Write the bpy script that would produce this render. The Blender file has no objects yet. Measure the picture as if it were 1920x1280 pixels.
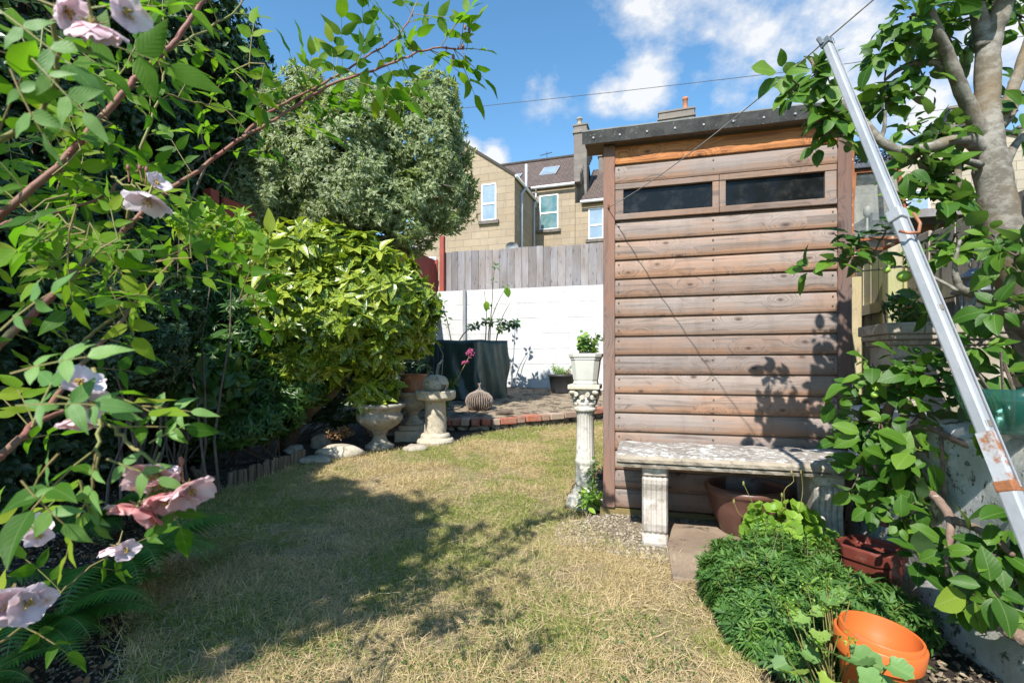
import bpy, math, random
import numpy as np
from math import sin, cos, pi, radians, sqrt
random.seed(7)
rng = np.random.default_rng(11)
S = bpy.context.scene
COL = S.collection
# ------------------------------------------------------------------ camera
FPX = 907.0; HC = 0.9; HZ = 680.0
cd = bpy.data.cameras.new('camera'); cam = bpy.data.objects.new('camera', cd); COL.objects.link(cam)
cam.location = (0, 0, HC); cam.rotation_euler = (radians(90), 0, 0)
cd.lens = FPX / 1920 * 36; cd.sensor_width = 36; cd.shift_y = (HZ - 640) / 1920
cd.clip_start = 0.02; cd.clip_end = 2000
cd.dof.use_dof = True; cd.dof.focus_distance = 2.6; cd.dof.aperture_fstop = 8
S.camera = cam
# ------------------------------------------------------------------ light
SUN = (-0.408, -0.926, 1.05)
_sl = sqrt(sum(c * c for c in SUN)); SUN = tuple(c / _sl for c in SUN)
EL = math.asin(SUN[2]); AZ = math.atan2(SUN[0], SUN[1])
ld = bpy.data.lights.new('sun', 'SUN'); ld.energy = 4.7; ld.angle = radians(0.5); ld.color = (1.0, 0.955, 0.89)
sun = bpy.data.objects.new('sun', ld); COL.objects.link(sun)
import mathutils
sun.rotation_euler = mathutils.Vector([-c for c in SUN]).to_track_quat('-Z', 'Y').to_euler()
W = bpy.data.worlds.new('World'); S.world = W; W.use_nodes = True
S.view_settings.view_transform = 'Standard'; S.view_settings.look = 'None'
S.view_settings.exposure = 0.9; S.view_settings.gamma = 1
S.cycles.max_bounces = 8; S.cycles.transparent_max_bounces = 8
S.cycles.diffuse_bounces = 4; S.cycles.caustics_reflective = False; S.cycles.caustics_refractive = False
S.cycles.sample_clamp_indirect = 6


def raydir(px, py):
    d = np.array([(px - 960) / FPX, 1.0, (HZ - py) / FPX]); return d / np.linalg.norm(d)


def world_nodes():
    nt = W.node_tree; N = nt.nodes; L = nt.links
    N.clear()
    out = N.new('ShaderNodeOutputWorld')
    sky = N.new('ShaderNodeTexSky'); sky.sky_type = 'NISHITA'; sky.sun_disc = False
    sky.sun_elevation = EL; sky.sun_rotation = AZ % (2 * pi)
    sky.air_density = 1.0; sky.dust_density = 0.1; sky.ozone_density = 0.9
    bg = N.new('ShaderNodeBackground'); bg.inputs['Strength'].default_value = 0.135
    hs = N.new('ShaderNodeHueSaturation'); hs.inputs['Saturation'].default_value = 1.22; hs.inputs['Hue'].default_value = 0.492
    L.new(sky.outputs[0], hs.inputs['Color']); L.new(hs.outputs[0], bg.inputs['Color'])
    tc = N.new('ShaderNodeTexCoord')

    def math_(op, a, b=None, c=None, clamp=False):
        n = N.new('ShaderNodeMath'); n.operation = op; n.use_clamp = clamp
        for i, v in enumerate((a, b, c)):
            if v is None: continue
            if isinstance(v, (int, float)): n.inputs[i].default_value = v
            else: L.new(v, n.inputs[i])
        return n.outputs[0]
    warp = N.new('ShaderNodeTexNoise'); warp.inputs['Scale'].default_value = 9; warp.inputs['Detail'].default_value = 7
    warp.inputs['Roughness'].default_value = 0.62
    mp = N.new('ShaderNodeMapping'); mp.inputs['Scale'].default_value = (1, 1, 1.5)
    L.new(tc.outputs['Generated'], mp.inputs[0]); L.new(mp.outputs[0], warp.inputs['Vector'])
    big = N.new('ShaderNodeTexNoise'); big.inputs['Scale'].default_value = 2.6; big.inputs['Detail'].default_value = 5
    L.new(mp.outputs[0], big.inputs['Vector'])
    total = None
    # cloud banks: direction, angular radius, weight
    for (px, py, r, w) in ((1215, 150, 95, 1.0), (1150, 165, 70, .6), (1300, 150, 60, .5), (1030, 190, 70, .38), (1440, 60, 190, .62), (1620, 110, 170, .80), (1240, -10, 190, .62),
                           (930, 300, 50, 1.05), (880, 300, 50, 1.0), (1745, 190, 90, .9), (1330, 60, 60, .45), (1000, 160, 34, .4), (1560, -60, 300, .62), (1880, 60, 200, .8)):
        d = raydir(px, py)
        dp = N.new('ShaderNodeVectorMath'); dp.operation = 'DISTANCE'
        L.new(tc.outputs['Generated'], dp.inputs[0]); dp.inputs[1].default_value = tuple(d)
        R = r / FPX * 0.85
        m = math_('MULTIPLY', math_('SUBTRACT', 1.0, math_('DIVIDE', dp.outputs['Value'], R), clamp=True), w)
        total = m if total is None else math_('MAXIMUM', total, m)
    # generic clouds elsewhere
    n1 = math_('MULTIPLY', math_('SUBTRACT', warp.outputs[0], 0.5), 1.7)
    n2 = math_('MULTIPLY', math_('SUBTRACT', big.outputs[0], 0.5), 0.5)
    dens = math_('ADD', math_('ADD', total, n1), n2)
    gate = math_('MULTIPLY', total, 6.0, clamp=True)
    dens = math_('MULTIPLY', math_('MULTIPLY', math_('SUBTRACT', dens, 0.16), 2.0, clamp=True), gate, clamp=True)
    dens = math_('MULTIPLY', dens, 0.90)
    cb = N.new('ShaderNodeBackground'); cb.inputs['Strength'].default_value = 0.55
    cr = N.new('ShaderNodeValToRGB'); cr.color_ramp.elements[0].position = 0.1; cr.color_ramp.elements[0].color = (.72, .78, .88, 1)
    cr.color_ramp.elements[1].position = 0.9; cr.color_ramp.elements[1].color = (1, 1, 1, 1)
    L.new(dens, cr.inputs[0]); L.new(cr.outputs[0], cb.inputs['Color'])
    mx = N.new('ShaderNodeMixShader'); L.new(dens, mx.inputs[0]); L.new(bg.outputs[0], mx.inputs[1]); L.new(cb.outputs[0], mx.inputs[2])
    L.new(mx.outputs[0], out.inputs[0])


world_nodes()

# ------------------------------------------------------------------ frames and terrain
TH = radians(-15.0)
UX, UY = cos(TH), sin(TH)


def UVW(u, v, z=0.0):                     # garden frame (u along the shed front, v to the back) -> world
    return (u * UX - v * UY, u * UY + v * UX, z)


def lawn_z(x, y):
    t = np.maximum(0, np.asarray(y, dtype=float) - 3.0)
    return 0.045 * t


def patio_z(x, y):
    return 0.24 + 0.085 * (np.asarray(y, dtype=float) - 5.7)


def at(px, py, D):
    return np.array([(px - 960) * D / FPX, D, HC + (HZ - py) * D / FPX])


def onground(px, py, f=lawn_z):
    lo, hi = 0.3, 30
    for _ in range(50):
        m = (lo + hi) / 2; p = at(px, py, m)
        if p[2] > f(p[0], p[1]): lo = m
        else: hi = m
    p = at(px, py, lo); return np.array([p[0], p[1], float(f(p[0], p[1]))])


def onplane(px, py, v):                   # pixel ray on the vertical plane v = const of the garden frame -> (u, z)
    r = (px - 960) / FPX
    D = v / (r * (-UY) + UX)
    x, y = r * D, D
    return x * UX + y * UY, HC + (HZ - py) * D / FPX


# ------------------------------------------------------------------ object helpers
ORG = {}


def tag(o, label=None, cat=None, group=None, kind=None):
    if label: o['label'] = label
    if cat: o['category'] = cat
    if group: o['group'] = group
    if kind: o['kind'] = kind
    return o


def thing(name, label, cat, loc=(0, 0, 0), rz=0.0, group=None):
    o = bpy.data.objects.new(name, None); COL.objects.link(o)
    o.location = tuple(float(c) for c in loc); o.rotation_euler = (0, 0, rz)
    o.empty_display_size = 0.1
    ORG[o.name] = (np.array(loc, float), rz)
    return tag(o, label, cat, group)


def make_obj(name, V, F, mat, parent=None, origin=None, local=False, smooth=False, uv=None, rnd=None, seg=None):
    """V (n,3) world coords unless local; F list or (m,k) array"""
    V = np.asarray(V, dtype=np.float64).reshape(-1, 3)
    loc, rz = (np.zeros(3), 0.0)
    if parent is not None: loc, rz = ORG[parent.name]
    elif origin is not None: loc = np.array(origin, float)
    if not local:
        V = V - loc
        if rz:
            c, s = cos(-rz), sin(-rz)
            V = np.stack([V[:, 0] * c - V[:, 1] * s, V[:, 0] * s + V[:, 1] * c, V[:, 2]], 1)
    me = bpy.data.meshes.new(name)
    if isinstance(F, np.ndarray):
        k = F.shape[1]; m = F.shape[0]
        me.vertices.add(len(V)); me.vertices.foreach_set('co', V.astype(np.float32).ravel())
        me.loops.add(m * k); me.loops.foreach_set('vertex_index', F.astype(np.int32).ravel())
        me.polygons.add(m); me.polygons.foreach_set('loop_start', (np.arange(m) * k).astype(np.int32))
        me.update(calc_edges=True)
    else:
        me.from_pydata([tuple(v) for v in V], [], F); me.update()
    if rnd is not None:
        a = me.attributes.new('rnd', 'FLOAT', 'FACE'); a.data.foreach_set('value', np.asarray(rnd, dtype=np.float32))
    if uv is not None:
        l = me.uv_layers.new(name='UVMap'); l.data.foreach_set('uv', np.asarray(uv, dtype=np.float32).ravel())
    if smooth:
        me.polygons.foreach_set('use_smooth', np.ones(len(me.polygons), dtype=bool))
    me.validate()
    if mat is not None: me.materials.append(mat)
    o = bpy.data.objects.new(name, me); COL.objects.link(o)
    if parent is not None: o.parent = parent
    elif origin is not None: o.location = tuple(loc)
    ORG[o.name] = (loc, rz)
    return o


def bev(o, w=0.004, seg=2):
    m = o.modifiers.new('bevel', 'BEVEL'); m.width = w; m.segments = seg; m.limit_method = 'ANGLE'; m.angle_limit = radians(40)
    return o


class MB:
    def __init__(s): s.v = []; s.f = []; s.r = []; s.cr = 0.5; s.uv = []; s.has_uv = False

    def add(s, vs, fs, uvs=None):
        b = len(s.v); s.v += [tuple(float(c) for c in p) for p in vs]
        for i, f in enumerate(fs):
            s.f.append([b + k for k in f]); s.r.append(s.cr)
            if uvs is not None: s.uv += list(uvs[i]); s.has_uv = True
            else: s.uv += [(0, 0)] * len(f)
        return s

    def box(s, c, d, rz=0.0, R=None, taper=1.0):
        x, y, z = d[0] / 2, d[1] / 2, d[2] / 2
        P = []
        for k, (sx, sy, sz) in enumerate([(-1, -1, -1), (1, -1, -1), (1, 1, -1), (-1, 1, -1), (-1, -1, 1), (1, -1, 1), (1, 1, 1), (-1, 1, 1)]):
            t = taper if sz > 0 else 1.0
            p = np.array([sx * x * t, sy * y * t, sz * z])
            if R is not None: p = R @ p
            if rz: p = np.array([p[0] * cos(rz) - p[1] * sin(rz), p[0] * sin(rz) + p[1] * cos(rz), p[2]])
            P.append(p + np.array(c))
        return s.add(P, [(0, 3, 2, 1), (4, 5, 6, 7), (0, 1, 5, 4), (1, 2, 6, 5), (2, 3, 7, 6), (3, 0, 4, 7)])

    def b2(s, a, b):
        a = np.array(a, float); b = np.array(b, float)
        return s.box((a + b) / 2, np.abs(b - a))

    def tube(s, pts, rad, n=8, cap=True, sq=False, tw=0.0):
        pts = [np.array(p, float) for p in pts]
        if not hasattr(rad, '__len__'): rad = [rad] * len(pts)
        prev = None; rings = []
        for i, p in enumerate(pts):
            t = (pts[min(i + 1, len(pts) - 1)] - pts[max(i - 1, 0)]); t = t / (np.linalg.norm(t) + 1e-9)
            if prev is None:
                a = np.array([0, 0, 1.0]) if abs(t[2]) < .9 else np.array([1.0, 0, 0])
                nrm = np.cross(t, a)
            else: nrm = prev - t * np.dot(prev, t)
            nrm /= np.linalg.norm(nrm) + 1e-9; prev = nrm; bn = np.cross(t, nrm)
            rings.append([p + (nrm * cos(2 * pi * (k + .5) / n + tw) + bn * sin(2 * pi * (k + .5) / n + tw)) * rad[i] for k in range(n)])
        V = [q for r in rings for q in r]; F = []
        for i in range(len(rings) - 1):
            for k in range(n):
                F.append((i * n + k, i * n + (k + 1) % n, (i + 1) * n + (k + 1) % n, (i + 1) * n + k))
        if cap:
            F.append(tuple(range(n))[::-1]); F.append(tuple((len(rings) - 1) * n + k for k in range(n)))
        return s.add(V, F)

    def lathe(s, prof, c=(0, 0, 0), n=32, fl=None, sq=(1, 1), rz=0.0):
        """prof: (radius,z) list; fl(r,z,angle)->radius"""
        V = []; F = []
        for (r, z) in prof:
            for k in range(n):
                a = 2 * pi * k / n; rr = fl(r, z, a) if fl else r
                V.append((c[0] + rr * cos(a + rz) * sq[0], c[1] + rr * sin(a + rz) * sq[1], c[2] + z))
        for i in range(len(prof) - 1):
            for k in range(n):
                F.append((i * n + k, i * n + (k + 1) % n, (i + 1) * n + (k + 1) % n, (i + 1) * n + k))
        if prof[0][0] > 1e-4: F.append(tuple(range(n))[::-1])
        if prof[-1][0] > 1e-4: F.append(tuple((len(prof) - 1) * n + k for k in range(n)))
        return s.add(V, F)

    def extrude(s, prof, x0, x1, fl=None):
        """closed (y,z) profile swept along x"""
        n = len(prof); xs = [x0, x1]
        V = [(x, p[0], p[1]) for x in xs for p in prof]
        F = [(k, (k + 1) % n, n + (k + 1) % n, n + k) for k in range(n)]
        F += [tuple(range(n))[::-1], tuple(range(n, 2 * n))]
        return s.add(V, F)

    def build(s, name, mat, parent=None, origin=None, local=False, smooth=False):
        return make_obj(name, s.v, s.f, mat, parent, origin, local, smooth, rnd=s.r, uv=s.uv if s.has_uv else None)


def lumpy(c, r, n=3, amp=.12, seed=0, sub=3):
    """an uneven stone"""
    import bmesh
    bm = bmesh.new(); bmesh.ops.create_icosphere(bm, subdivisions=sub, radius=1.0)
    R = random.Random(seed); ws = [(R.uniform(1, 3.5), R.uniform(1, 3.5), R.uniform(1, 3.5), R.uniform(0, 6)) for _ in range(5)]
    V = []
    for v in bm.verts:
        d = v.co.normalized(); k = 1 + sum(amp / (i + 1) * sin(w[0] * d.x * (i + 1) + w[1] * d.y * (i + 1) + w[2] * d.z * (i + 1) + w[3]) for i, w in enumerate(ws))
        V.append((c[0] + d.x * k * r[0], c[1] + d.y * k * r[1], c[2] + d.z * k * r[2]))
    F = [[v.index for v in f.verts] for f in bm.faces]; bm.free()
    return V, F


# ------------------------------------------------------------------ materials
class NT:
    def __init__(s, name):
        s.m = bpy.data.materials.new(name); s.m.use_nodes = True
        s.t = s.m.node_tree; s.N = s.t.nodes; s.L = s.t.links; s.N.clear()
        s.out = s.N.new('ShaderNodeOutputMaterial')

    def n(s, typ, ins=None, **kw):
        nd = s.N.new('ShaderNode' + typ)
        for k, v in kw.items(): setattr(nd, k, v)
        for k, v in (ins or {}).items(): s.set(nd.inputs[k], v)
        return nd

    def set(s, inp, v):
        if isinstance(v, bpy.types.NodeSocket): s.L.new(v, inp)
        elif isinstance(v, tuple) and len(v) == 3 and inp.type == 'RGBA': inp.default_value = (*v, 1)
        else: inp.default_value = v

    def math(s, op, a, b=None, clamp=False):
        nd = s.N.new('ShaderNodeMath'); nd.operation = op; nd.use_clamp = clamp
        s.set(nd.inputs[0], a)
        if b is not None: s.set(nd.inputs[1], b)
        return nd.outputs[0]

    def mix(s, f, a, b, bt='MIX'):
        nd = s.N.new('ShaderNodeMix'); nd.data_type = 'RGBA'; nd.blend_type = bt
        s.set(nd.inputs[0], f); s.set(nd.inputs[6], a); s.set(nd.inputs[7], b)
        return nd.outputs[2]

    def ramp(s, f, stops, interp='LINEAR'):
        nd = s.N.new('ShaderNodeValToRGB'); cr = nd.color_ramp; cr.interpolation = interp
        while len(cr.elements) < len(stops): cr.elements.new(0.5)
        for e, (p, c) in zip(cr.elements, stops): e.position = p; e.color = (*c, 1) if len(c) == 3 else c
        s.set(nd.inputs[0], f); return nd.outputs[0]

    def coord(s, kind='Object', scale=(1, 1, 1), rot=(0, 0, 0)):
        tc = s.N.new('ShaderNodeTexCoord'); mp = s.N.new('ShaderNodeMapping')
        mp.inputs['Scale'].default_value = scale; mp.inputs['Rotation'].default_value = rot
        s.L.new(tc.outputs[kind], mp.inputs[0]); return mp.outputs[0]

    def noise(s, vec, scale, detail=6, rough=.6, dist=0.0):
        nd = s.n('TexNoise', {'Vector': vec, 'Scale': scale, 'Detail': detail, 'Roughness': rough, 'Distortion': dist}); return nd.outputs[0]

    def step(s, x, a, b):
        nd = s.N.new('ShaderNodeMapRange'); nd.interpolation_type = 'SMOOTHSTEP'
        s.set(nd.inputs[0], x); nd.inputs[1].default_value = a; nd.inputs[2].default_value = b; return nd.outputs[0]

    def attr(s, name):
        nd = s.N.new('ShaderNodeAttribute'); nd.attribute_name = name; return nd.outputs['Fac']

    def bump(s, h, st=.3, dist=.01, nrm=None):
        nd = s.n('Bump', {'Height': h, 'Strength': st, 'Distance': dist})
        if nrm is not None: s.L.new(nrm, nd.inputs['Normal'])
        return nd.outputs[0]

    def principled(s, col, rough=.6, nrm=None, metal=0.0, spec=.5, trans=0.0, **kw):
        p = s.N.new('ShaderNodeBsdfPrincipled')
        s.set(p.inputs['Base Color'], col); s.set(p.inputs['Roughness'], rough); s.set(p.inputs['Metallic'], metal)
        s.set(p.inputs['Specular IOR Level'], spec); s.set(p.inputs['Transmission Weight'], trans)
        if nrm is not None: s.L.new(nrm, p.inputs['Normal'])
        for k, v in kw.items(): s.set(p.inputs[k.replace('_', ' ')], v)
        return p.outputs[0]

    def done(s, sh): s.L.new(sh, s.out.inputs[0]); return s.m


def pm(name, c1, c2, scale=6, rough=.8, bump=.3, bs=40, metal=0.0, c3=None, c3scale=20, c3lo=.58, c3hi=.66, dist=.006, spec=.4, rr=0.0, contrast=(.35, .65)):
    """two noise-mixed colours, an optional third in patches, bump; rr = variation by face group"""
    t = NT(name); v = t.coord()
    f = t.step(t.noise(v, scale, 8, .65), *contrast)
    col = t.mix(f, c1, c2)
    if c3 is not None:
        col = t.mix(t.step(t.noise(v, c3scale, 7, .7), c3lo, c3hi), col, c3)
    if rr:
        col = t.mix(1.0, col, t.ramp(t.attr('rnd'), [(0, (1 - rr,) * 3), (1, (1 + rr * .4,) * 3)]), 'MULTIPLY')
    n = t.bump(t.noise(v, bs, 8, .7), bump, dist)
    return t.done(t.principled(col, rough, n, metal, spec))


def leafm(name, stops, trans=.35, rough=.42, tcol=None, varieg=None, vcol=(.5, .5, .2), spec=.5, vscale=60, back=None, vein=True):
    t = NT(name)
    r = t.attr('rnd'); col = t.ramp(r, stops)
    uvn = t.N.new('ShaderNodeUVMap'); uvn.uv_map = 'UVMap'
    sp = t.N.new('ShaderNodeSeparateXYZ'); t.L.new(uvn.outputs[0], sp.inputs[0])
    ac = t.math('ABSOLUTE', t.math('SUBTRACT', sp.outputs[0], 0.5))
    v = t.coord()
    if varieg == 'edge':
        k = t.step(t.math('ADD', t.math('MULTIPLY', ac, 2.0), t.math('MULTIPLY', t.noise(v, vscale, 3), .5)), .78, .95)
        col = t.mix(k, col, vcol)
    elif varieg == 'spots':
        sc = t.math('ADD', t.noise(v, vscale, 4, .7), t.math('MULTIPLY', t.math('SUBTRACT', r, .5), .14))
        col = t.mix(t.step(sc, .47, .53), col, vcol)
    else:
        col = t.mix(t.math('MULTIPLY', t.noise(v, 25, 5), .35), col, (.55, .62, .35), 'SOFT_LIGHT')
    if vein:
        col = t.mix(t.math('MULTIPLY', t.math('SUBTRACT', 1.0, t.step(ac, .0, .04)), .22), col, (.35, .45, .18))
    if back is not None:
        g = t.N.new('ShaderNodeNewGeometry')
        col = t.mix(t.math('MULTIPLY', g.outputs['Backfacing'], .7), col, back)
    rib = t.math('SINE', t.math('ADD', t.math('MULTIPLY', sp.outputs[1], 46.0), t.math('MULTIPLY', ac, -32.0)))
    nb = t.bump(t.math('ADD', t.math('MULTIPLY', rib, .5), t.noise(v, 90, 4)), .10, .002)
    p = t.principled(col, rough, nb, 0, spec)
    tr = t.n('BsdfTranslucent', {'Color': t.mix(1.0, col, tcol or (1.5, 1.6, .55), 'MULTIPLY')})
    mx = t.n('MixShader', {0: trans}); t.L.new(p, mx.inputs[1]); t.L.new(tr.outputs[0], mx.inputs[2])
    return t.done(mx.outputs[0])


def woodm(name, grey, warm, scale=1.0, knots=True, warmth=.5, dark=(.06, .035, .025), vertical=False, edge=False, lichen=None, kn=(2.2, 5.0)):
    """weathered timber; grain along local x (or z); 'rnd' shifts each board"""
    t = NT(name); r = t.attr('rnd')
    tc = t.N.new('ShaderNodeTexCoord'); sh = t.n('CombineXYZ', {0: t.math('MULTIPLY', r, 37.0), 1: t.math('MULTIPLY', r, 11.0), 2: t.math('MULTIPLY', r, 5.3)})
    ad = t.n('VectorMath', operation='ADD'); t.L.new(tc.outputs['Object'], ad.inputs[0]); t.L.new(sh.outputs[0], ad.inputs[1])

    def mp(sc):
        m = t.N.new('ShaderNodeMapping'); m.inputs['Scale'].default_value = sc if not vertical else (sc[2], sc[1], sc[0])
        t.L.new(ad.outputs[0], m.inputs[0]); return m.outputs[0]
    big = t.noise(mp((1.6 * scale, 5, 5)), 1.0, 3, .5)
    ks = t.N.new('ShaderNodeSeparateXYZ'); t.L.new(mp((kn[0] * scale, 1.0, kn[1])), ks.inputs[0])
    kc = t.n('CombineXYZ', {0: ks.outputs[0] if not vertical else t.math('ADD', ks.outputs[0], ks.outputs[1]), 1: ks.outputs[2], 2: 0.0})
    vor = t.n('TexVoronoi', {'Vector': kc.outputs[0], 'Scale': 1.0, 'Randomness': 1.0}, feature='F1', distance='EUCLIDEAN', voronoi_dimensions='2D')
    kd = vor.outputs['Distance']
    swirl = t.math('MULTIPLY', t.math('SUBTRACT', 1.0, t.step(kd, 0, .42)), 2.2 if knots else 0)
    gv = t.n('VectorMath', operation='ADD'); t.L.new(mp((2.0 * scale, 40, 40)), gv.inputs[0])
    cx = t.n('CombineXYZ', {0: swirl, 1: t.math('MULTIPLY', swirl, 2.2), 2: t.math('MULTIPLY', swirl, 3.0)}); t.L.new(cx.outputs[0], gv.inputs[1])
    gr = t.noise(gv.outputs[0], 1.0, 8, .62, .6)
    fine = t.noise(mp((9 * scale, 220, 220)), 1.0, 4, .6)
    f = t.step(t.math('ADD', t.math('MULTIPLY', big, .6), t.math('MULTIPLY', gr, .4)), .42 - .12 * (1 - warmth), .62)
    if edge:
        uvn = t.N.new('ShaderNodeUVMap'); uvn.uv_map = 'UVMap'; sp = t.N.new('ShaderNodeSeparateXYZ'); t.L.new(uvn.outputs[0], sp.inputs[0])
        lowz = t.math('SUBTRACT', 1.0, t.step(t.math('ADD', sp.outputs[1], t.math('MULTIPLY', gr, .25)), .15, .62))
        f = t.math('SUBTRACT', t.math('ADD', f, .35), t.math('MULTIPLY', lowz, .8), clamp=True)
        f = t.math('MULTIPLY', f, t.math('SUBTRACT', 1.0, sp.outputs[0]), clamp=True)   # uv.x = 1: sheltered board, never greyed
    col = t.mix(f, warm, grey)
    if edge: col = t.mix(sp.outputs[0], col, t.mix(t.step(gr, .4, .6), (.50, .21, .075), (.36, .135, .05)))
    col = t.mix(t.math('MULTIPLY', t.step(gr, .5, .66), .5), col, dark)
    col = t.mix(t.math('MULTIPLY', t.step(fine, .55, .75), .3), col, dark)
    if knots:
        rings = t.math('MULTIPLY', t.step(t.math('SINE', t.math('MULTIPLY', kd, 120.0)), .2, .9), t.math('SUBTRACT', 1.0, t.step(kd, .06, .17)))
        col = t.mix(t.math('MULTIPLY', rings, .42), col, dark)
        col = t.mix(t.math('MULTIPLY', t.math('SUBTRACT', 1.0, t.step(kd, .035, .06)), .75), col, dark)
    st = t.N.new('ShaderNodeMapping'); st.inputs['Scale'].default_value = (5, 5, 1.3); t.L.new(tc.outputs['Object'], st.inputs[0])
    col = t.mix(t.math('MULTIPLY', t.step(t.noise(st.outputs[0], 1.6, 7, .7), .45, .7), .24), col, dark)
    col = t.mix(1.0, col, t.ramp(r, [(0, (.80, .80, .82)), (.5, (1, 1, 1)), (1, (1.16, 1.12, 1.08))]), 'MULTIPLY')
    if lichen is not None:
        col = t.mix(t.math('MULTIPLY', t.step(t.noise(tc.outputs['Object'], 3.5, 6), .42, .62), .75), col, lichen)
    h = t.math('ADD', gr, t.math('MULTIPLY', fine, .5))
    return t.done(t.principled(col, .78, t.bump(h, .45, .004), 0, .3))


def glassm(name, col=(.02, .025, .03), rough=.06, dust=.15, spec=.6):
    t = NT(name); v = t.coord()
    c = t.mix(t.math('MULTIPLY', t.step(t.noise(v, 9, 7, .7), .45, .75), dust), col, (.45, .45, .42))
    return t.done(t.principled(c, t.math('ADD', rough, t.math('MULTIPLY', t.noise(v, 5), .12)), None, 0, spec))


def stonem(name, base, pale, darkc, lichen=None, ls=26, lo=.5, hi=.56, scale=5, bump=.5, algae=None, patchy=False):
    t = NT(name); v = t.coord()
    col = t.mix(t.step(t.noise(v, scale, 8, .65), .35, .65), base, pale)
    col = t.mix(t.math('MULTIPLY', t.step(t.noise(v, scale * 4.3, 9, .75), .5, .66), .7), col, darkc)
    if algae is not None:
        col = t.mix(t.math('MULTIPLY', t.step(t.noise(v, 3.2, 6), .5, .7), .55), col, algae)
    if lichen is not None:
        nz = t.noise(t.coord(scale=(1, 1.6, 1)) if patchy else v, ls, 9, .72)
        if patchy: nz = t.math('ADD', nz, t.math('MULTIPLY', t.math('SUBTRACT', t.noise(v, 4.5, 4), .5), .42))
        k = t.step(nz, lo, hi); col = t.mix(k, col, lichen)
    n = t.bump(t.noise(v, 70, 9, .75), bump, .006)
    n = t.bump(t.noise(v, 14, 6), bump * .5, .02, n)
    return t.done(t.principled(col, .92, n, 0, .25))


M = {}
M['cladding'] = woodm('shed_cladding', (.25, .208, .183), (.295, .175, .112), edge=True, kn=(3.4, 6.4))
M['trim'] = woodm('shed_trim', (.165, .122, .107), (.20, .11, .078), vertical=True, warmth=.4)
M['trim_h'] = woodm('shed_trim_level', (.24, .195, .17), (.27, .17, .115), warmth=.8)
M['bearer'] = woodm('treated_bearer', (.16, .14, .05), (.2, .15, .06), knots=False)
M['fence_grey'] = woodm('silvered_fence', (.26, .25, .26), (.21, .185, .17), vertical=True, warmth=.9, dark=(.07, .065, .065), kn=(2.0, 7.0))
M['fence_green'] = woodm('mossy_fence', (.42, .38, .27), (.36, .30, .17), vertical=True, lichen=(.30, .33, .12), dark=(.1, .08, .05))
M['fence_old'] = woodm('old_fence', (.36, .33, .28), (.30, .25, .18), vertical=True, dark=(.08, .07, .06))
M['felt'] = pm('roofing_felt', (.024, .025, .024), (.05, .051, .048), 14, .9, .5, 120, c3=(.2, .2, .18), c3scale=60, c3lo=.6, c3hi=.7)
M['felt_top'] = pm('felt_edge', (.16, .17, .16), (.22, .23, .22), 14, .9, .5, 120)
M['glass_dark'] = glassm('dusty_dark_glass', (.008, .009, .009), .05, .06, .22)
M['glass_blue'] = glassm('window_glass', (.05, .075, .10), .05, .1)
M['white_paint'] = pm('white_masonry_paint', (.58, .58, .57), (.50, .50, .49), 5, .85, .55, 45, c3=(.30, .29, .27), c3scale=7, c3lo=.58, c3hi=.74, rr=.12, dist=.008)
M['render_white'] = pm('stained_white_render', (.62, .62, .60), (.42, .42, .37), 5, .9, .6, 30, c3=(.09, .09, .06), c3scale=24, c3lo=.55, c3hi=.63, dist=.012)
M['mortar'] = pm('mortar', (.32, .31, .29), (.2, .19, .18), 12, .95, .6, 60)
M['stone_bench'] = stonem('lichened_seat_stone', (.22, .195, .17), (.31, .28, .245), (.07, .065, .06), lichen=(.60, .60, .58), ls=26, lo=.525, hi=.585, patchy=True)
M['stone_edge'] = stonem('cast_stone_edge', (.27, .23, .175), (.36, .31, .245), (.12, .11, .09), lichen=(.6, .58, .52), ls=30, lo=.6, hi=.68)
M['stone_leg'] = stonem('cast_stone_leg', (.38, .34, .30), (.47, .44, .39), (.24, .19, .14), lichen=(.66, .65, .62), ls=10, lo=.52, hi=.66, algae=(.28, .22, .14))
M['stone_col'] = stonem('aged_column_stone', (.42, .40, .345), (.52, .50, .455), (.20, .18, .13), algae=(.48, .36, .14), bump=.35)
M['stone_grey'] = stonem('weathered_urn_stone', (.30, .26, .20), (.42, .38, .31), (.10, .09, .07), lichen=(.5, .49, .42), ls=18, lo=.6, hi=.72, algae=(.15, .14, .08))
M['stone_bath'] = stonem('weathered_bath_stone', (.40, .35, .26), (.50, .45, .36), (.16, .13, .09), lichen=(.58, .55, .45), ls=20, lo=.6, hi=.7)
M['terracotta'] = pm('terracotta', (.34, .13, .06), (.42, .19, .10), 8, .8, .25, 50, c3=(.45, .3, .2), c3scale=10)
M['orange_plastic'] = pm('orange_plastic', (.56, .135, .03), (.52, .12, .026), 3, .42, .04, 200, spec=.45, c3=(.34, .15, .08), c3scale=11, c3lo=.56, c3hi=.76)
M['maroon_glaze'] = pm('maroon_glaze', (.12, .028, .020), (.17, .045, .032), 6, .32, .15, 60, c3=(.24, .12, .09), c3scale=8, c3lo=.58, c3hi=.75)
M['brown_glaze'] = pm('brown_glaze', (.105, .048, .036), (.14, .07, .055), 5, .35, .12, 50, c3=(.2, .14, .12), c3scale=9, c3lo=.58, c3hi=.8)
M['white_pot'] = pm('white_planter', (.50, .50, .45), (.43, .43, .39), 5, .55, .1, 60, c3=(.4, .39, .32), c3scale=8, c3lo=.64, c3hi=.8)
M['black_pot'] = pm('black_planter', (.025, .026, .028), (.04, .04, .043), 6, .5, .1, 60)
M['compost'] = pm('compost', (.035, .024, .016), (.07, .05, .035), 30, .95, .9, 80, dist=.02)
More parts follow.
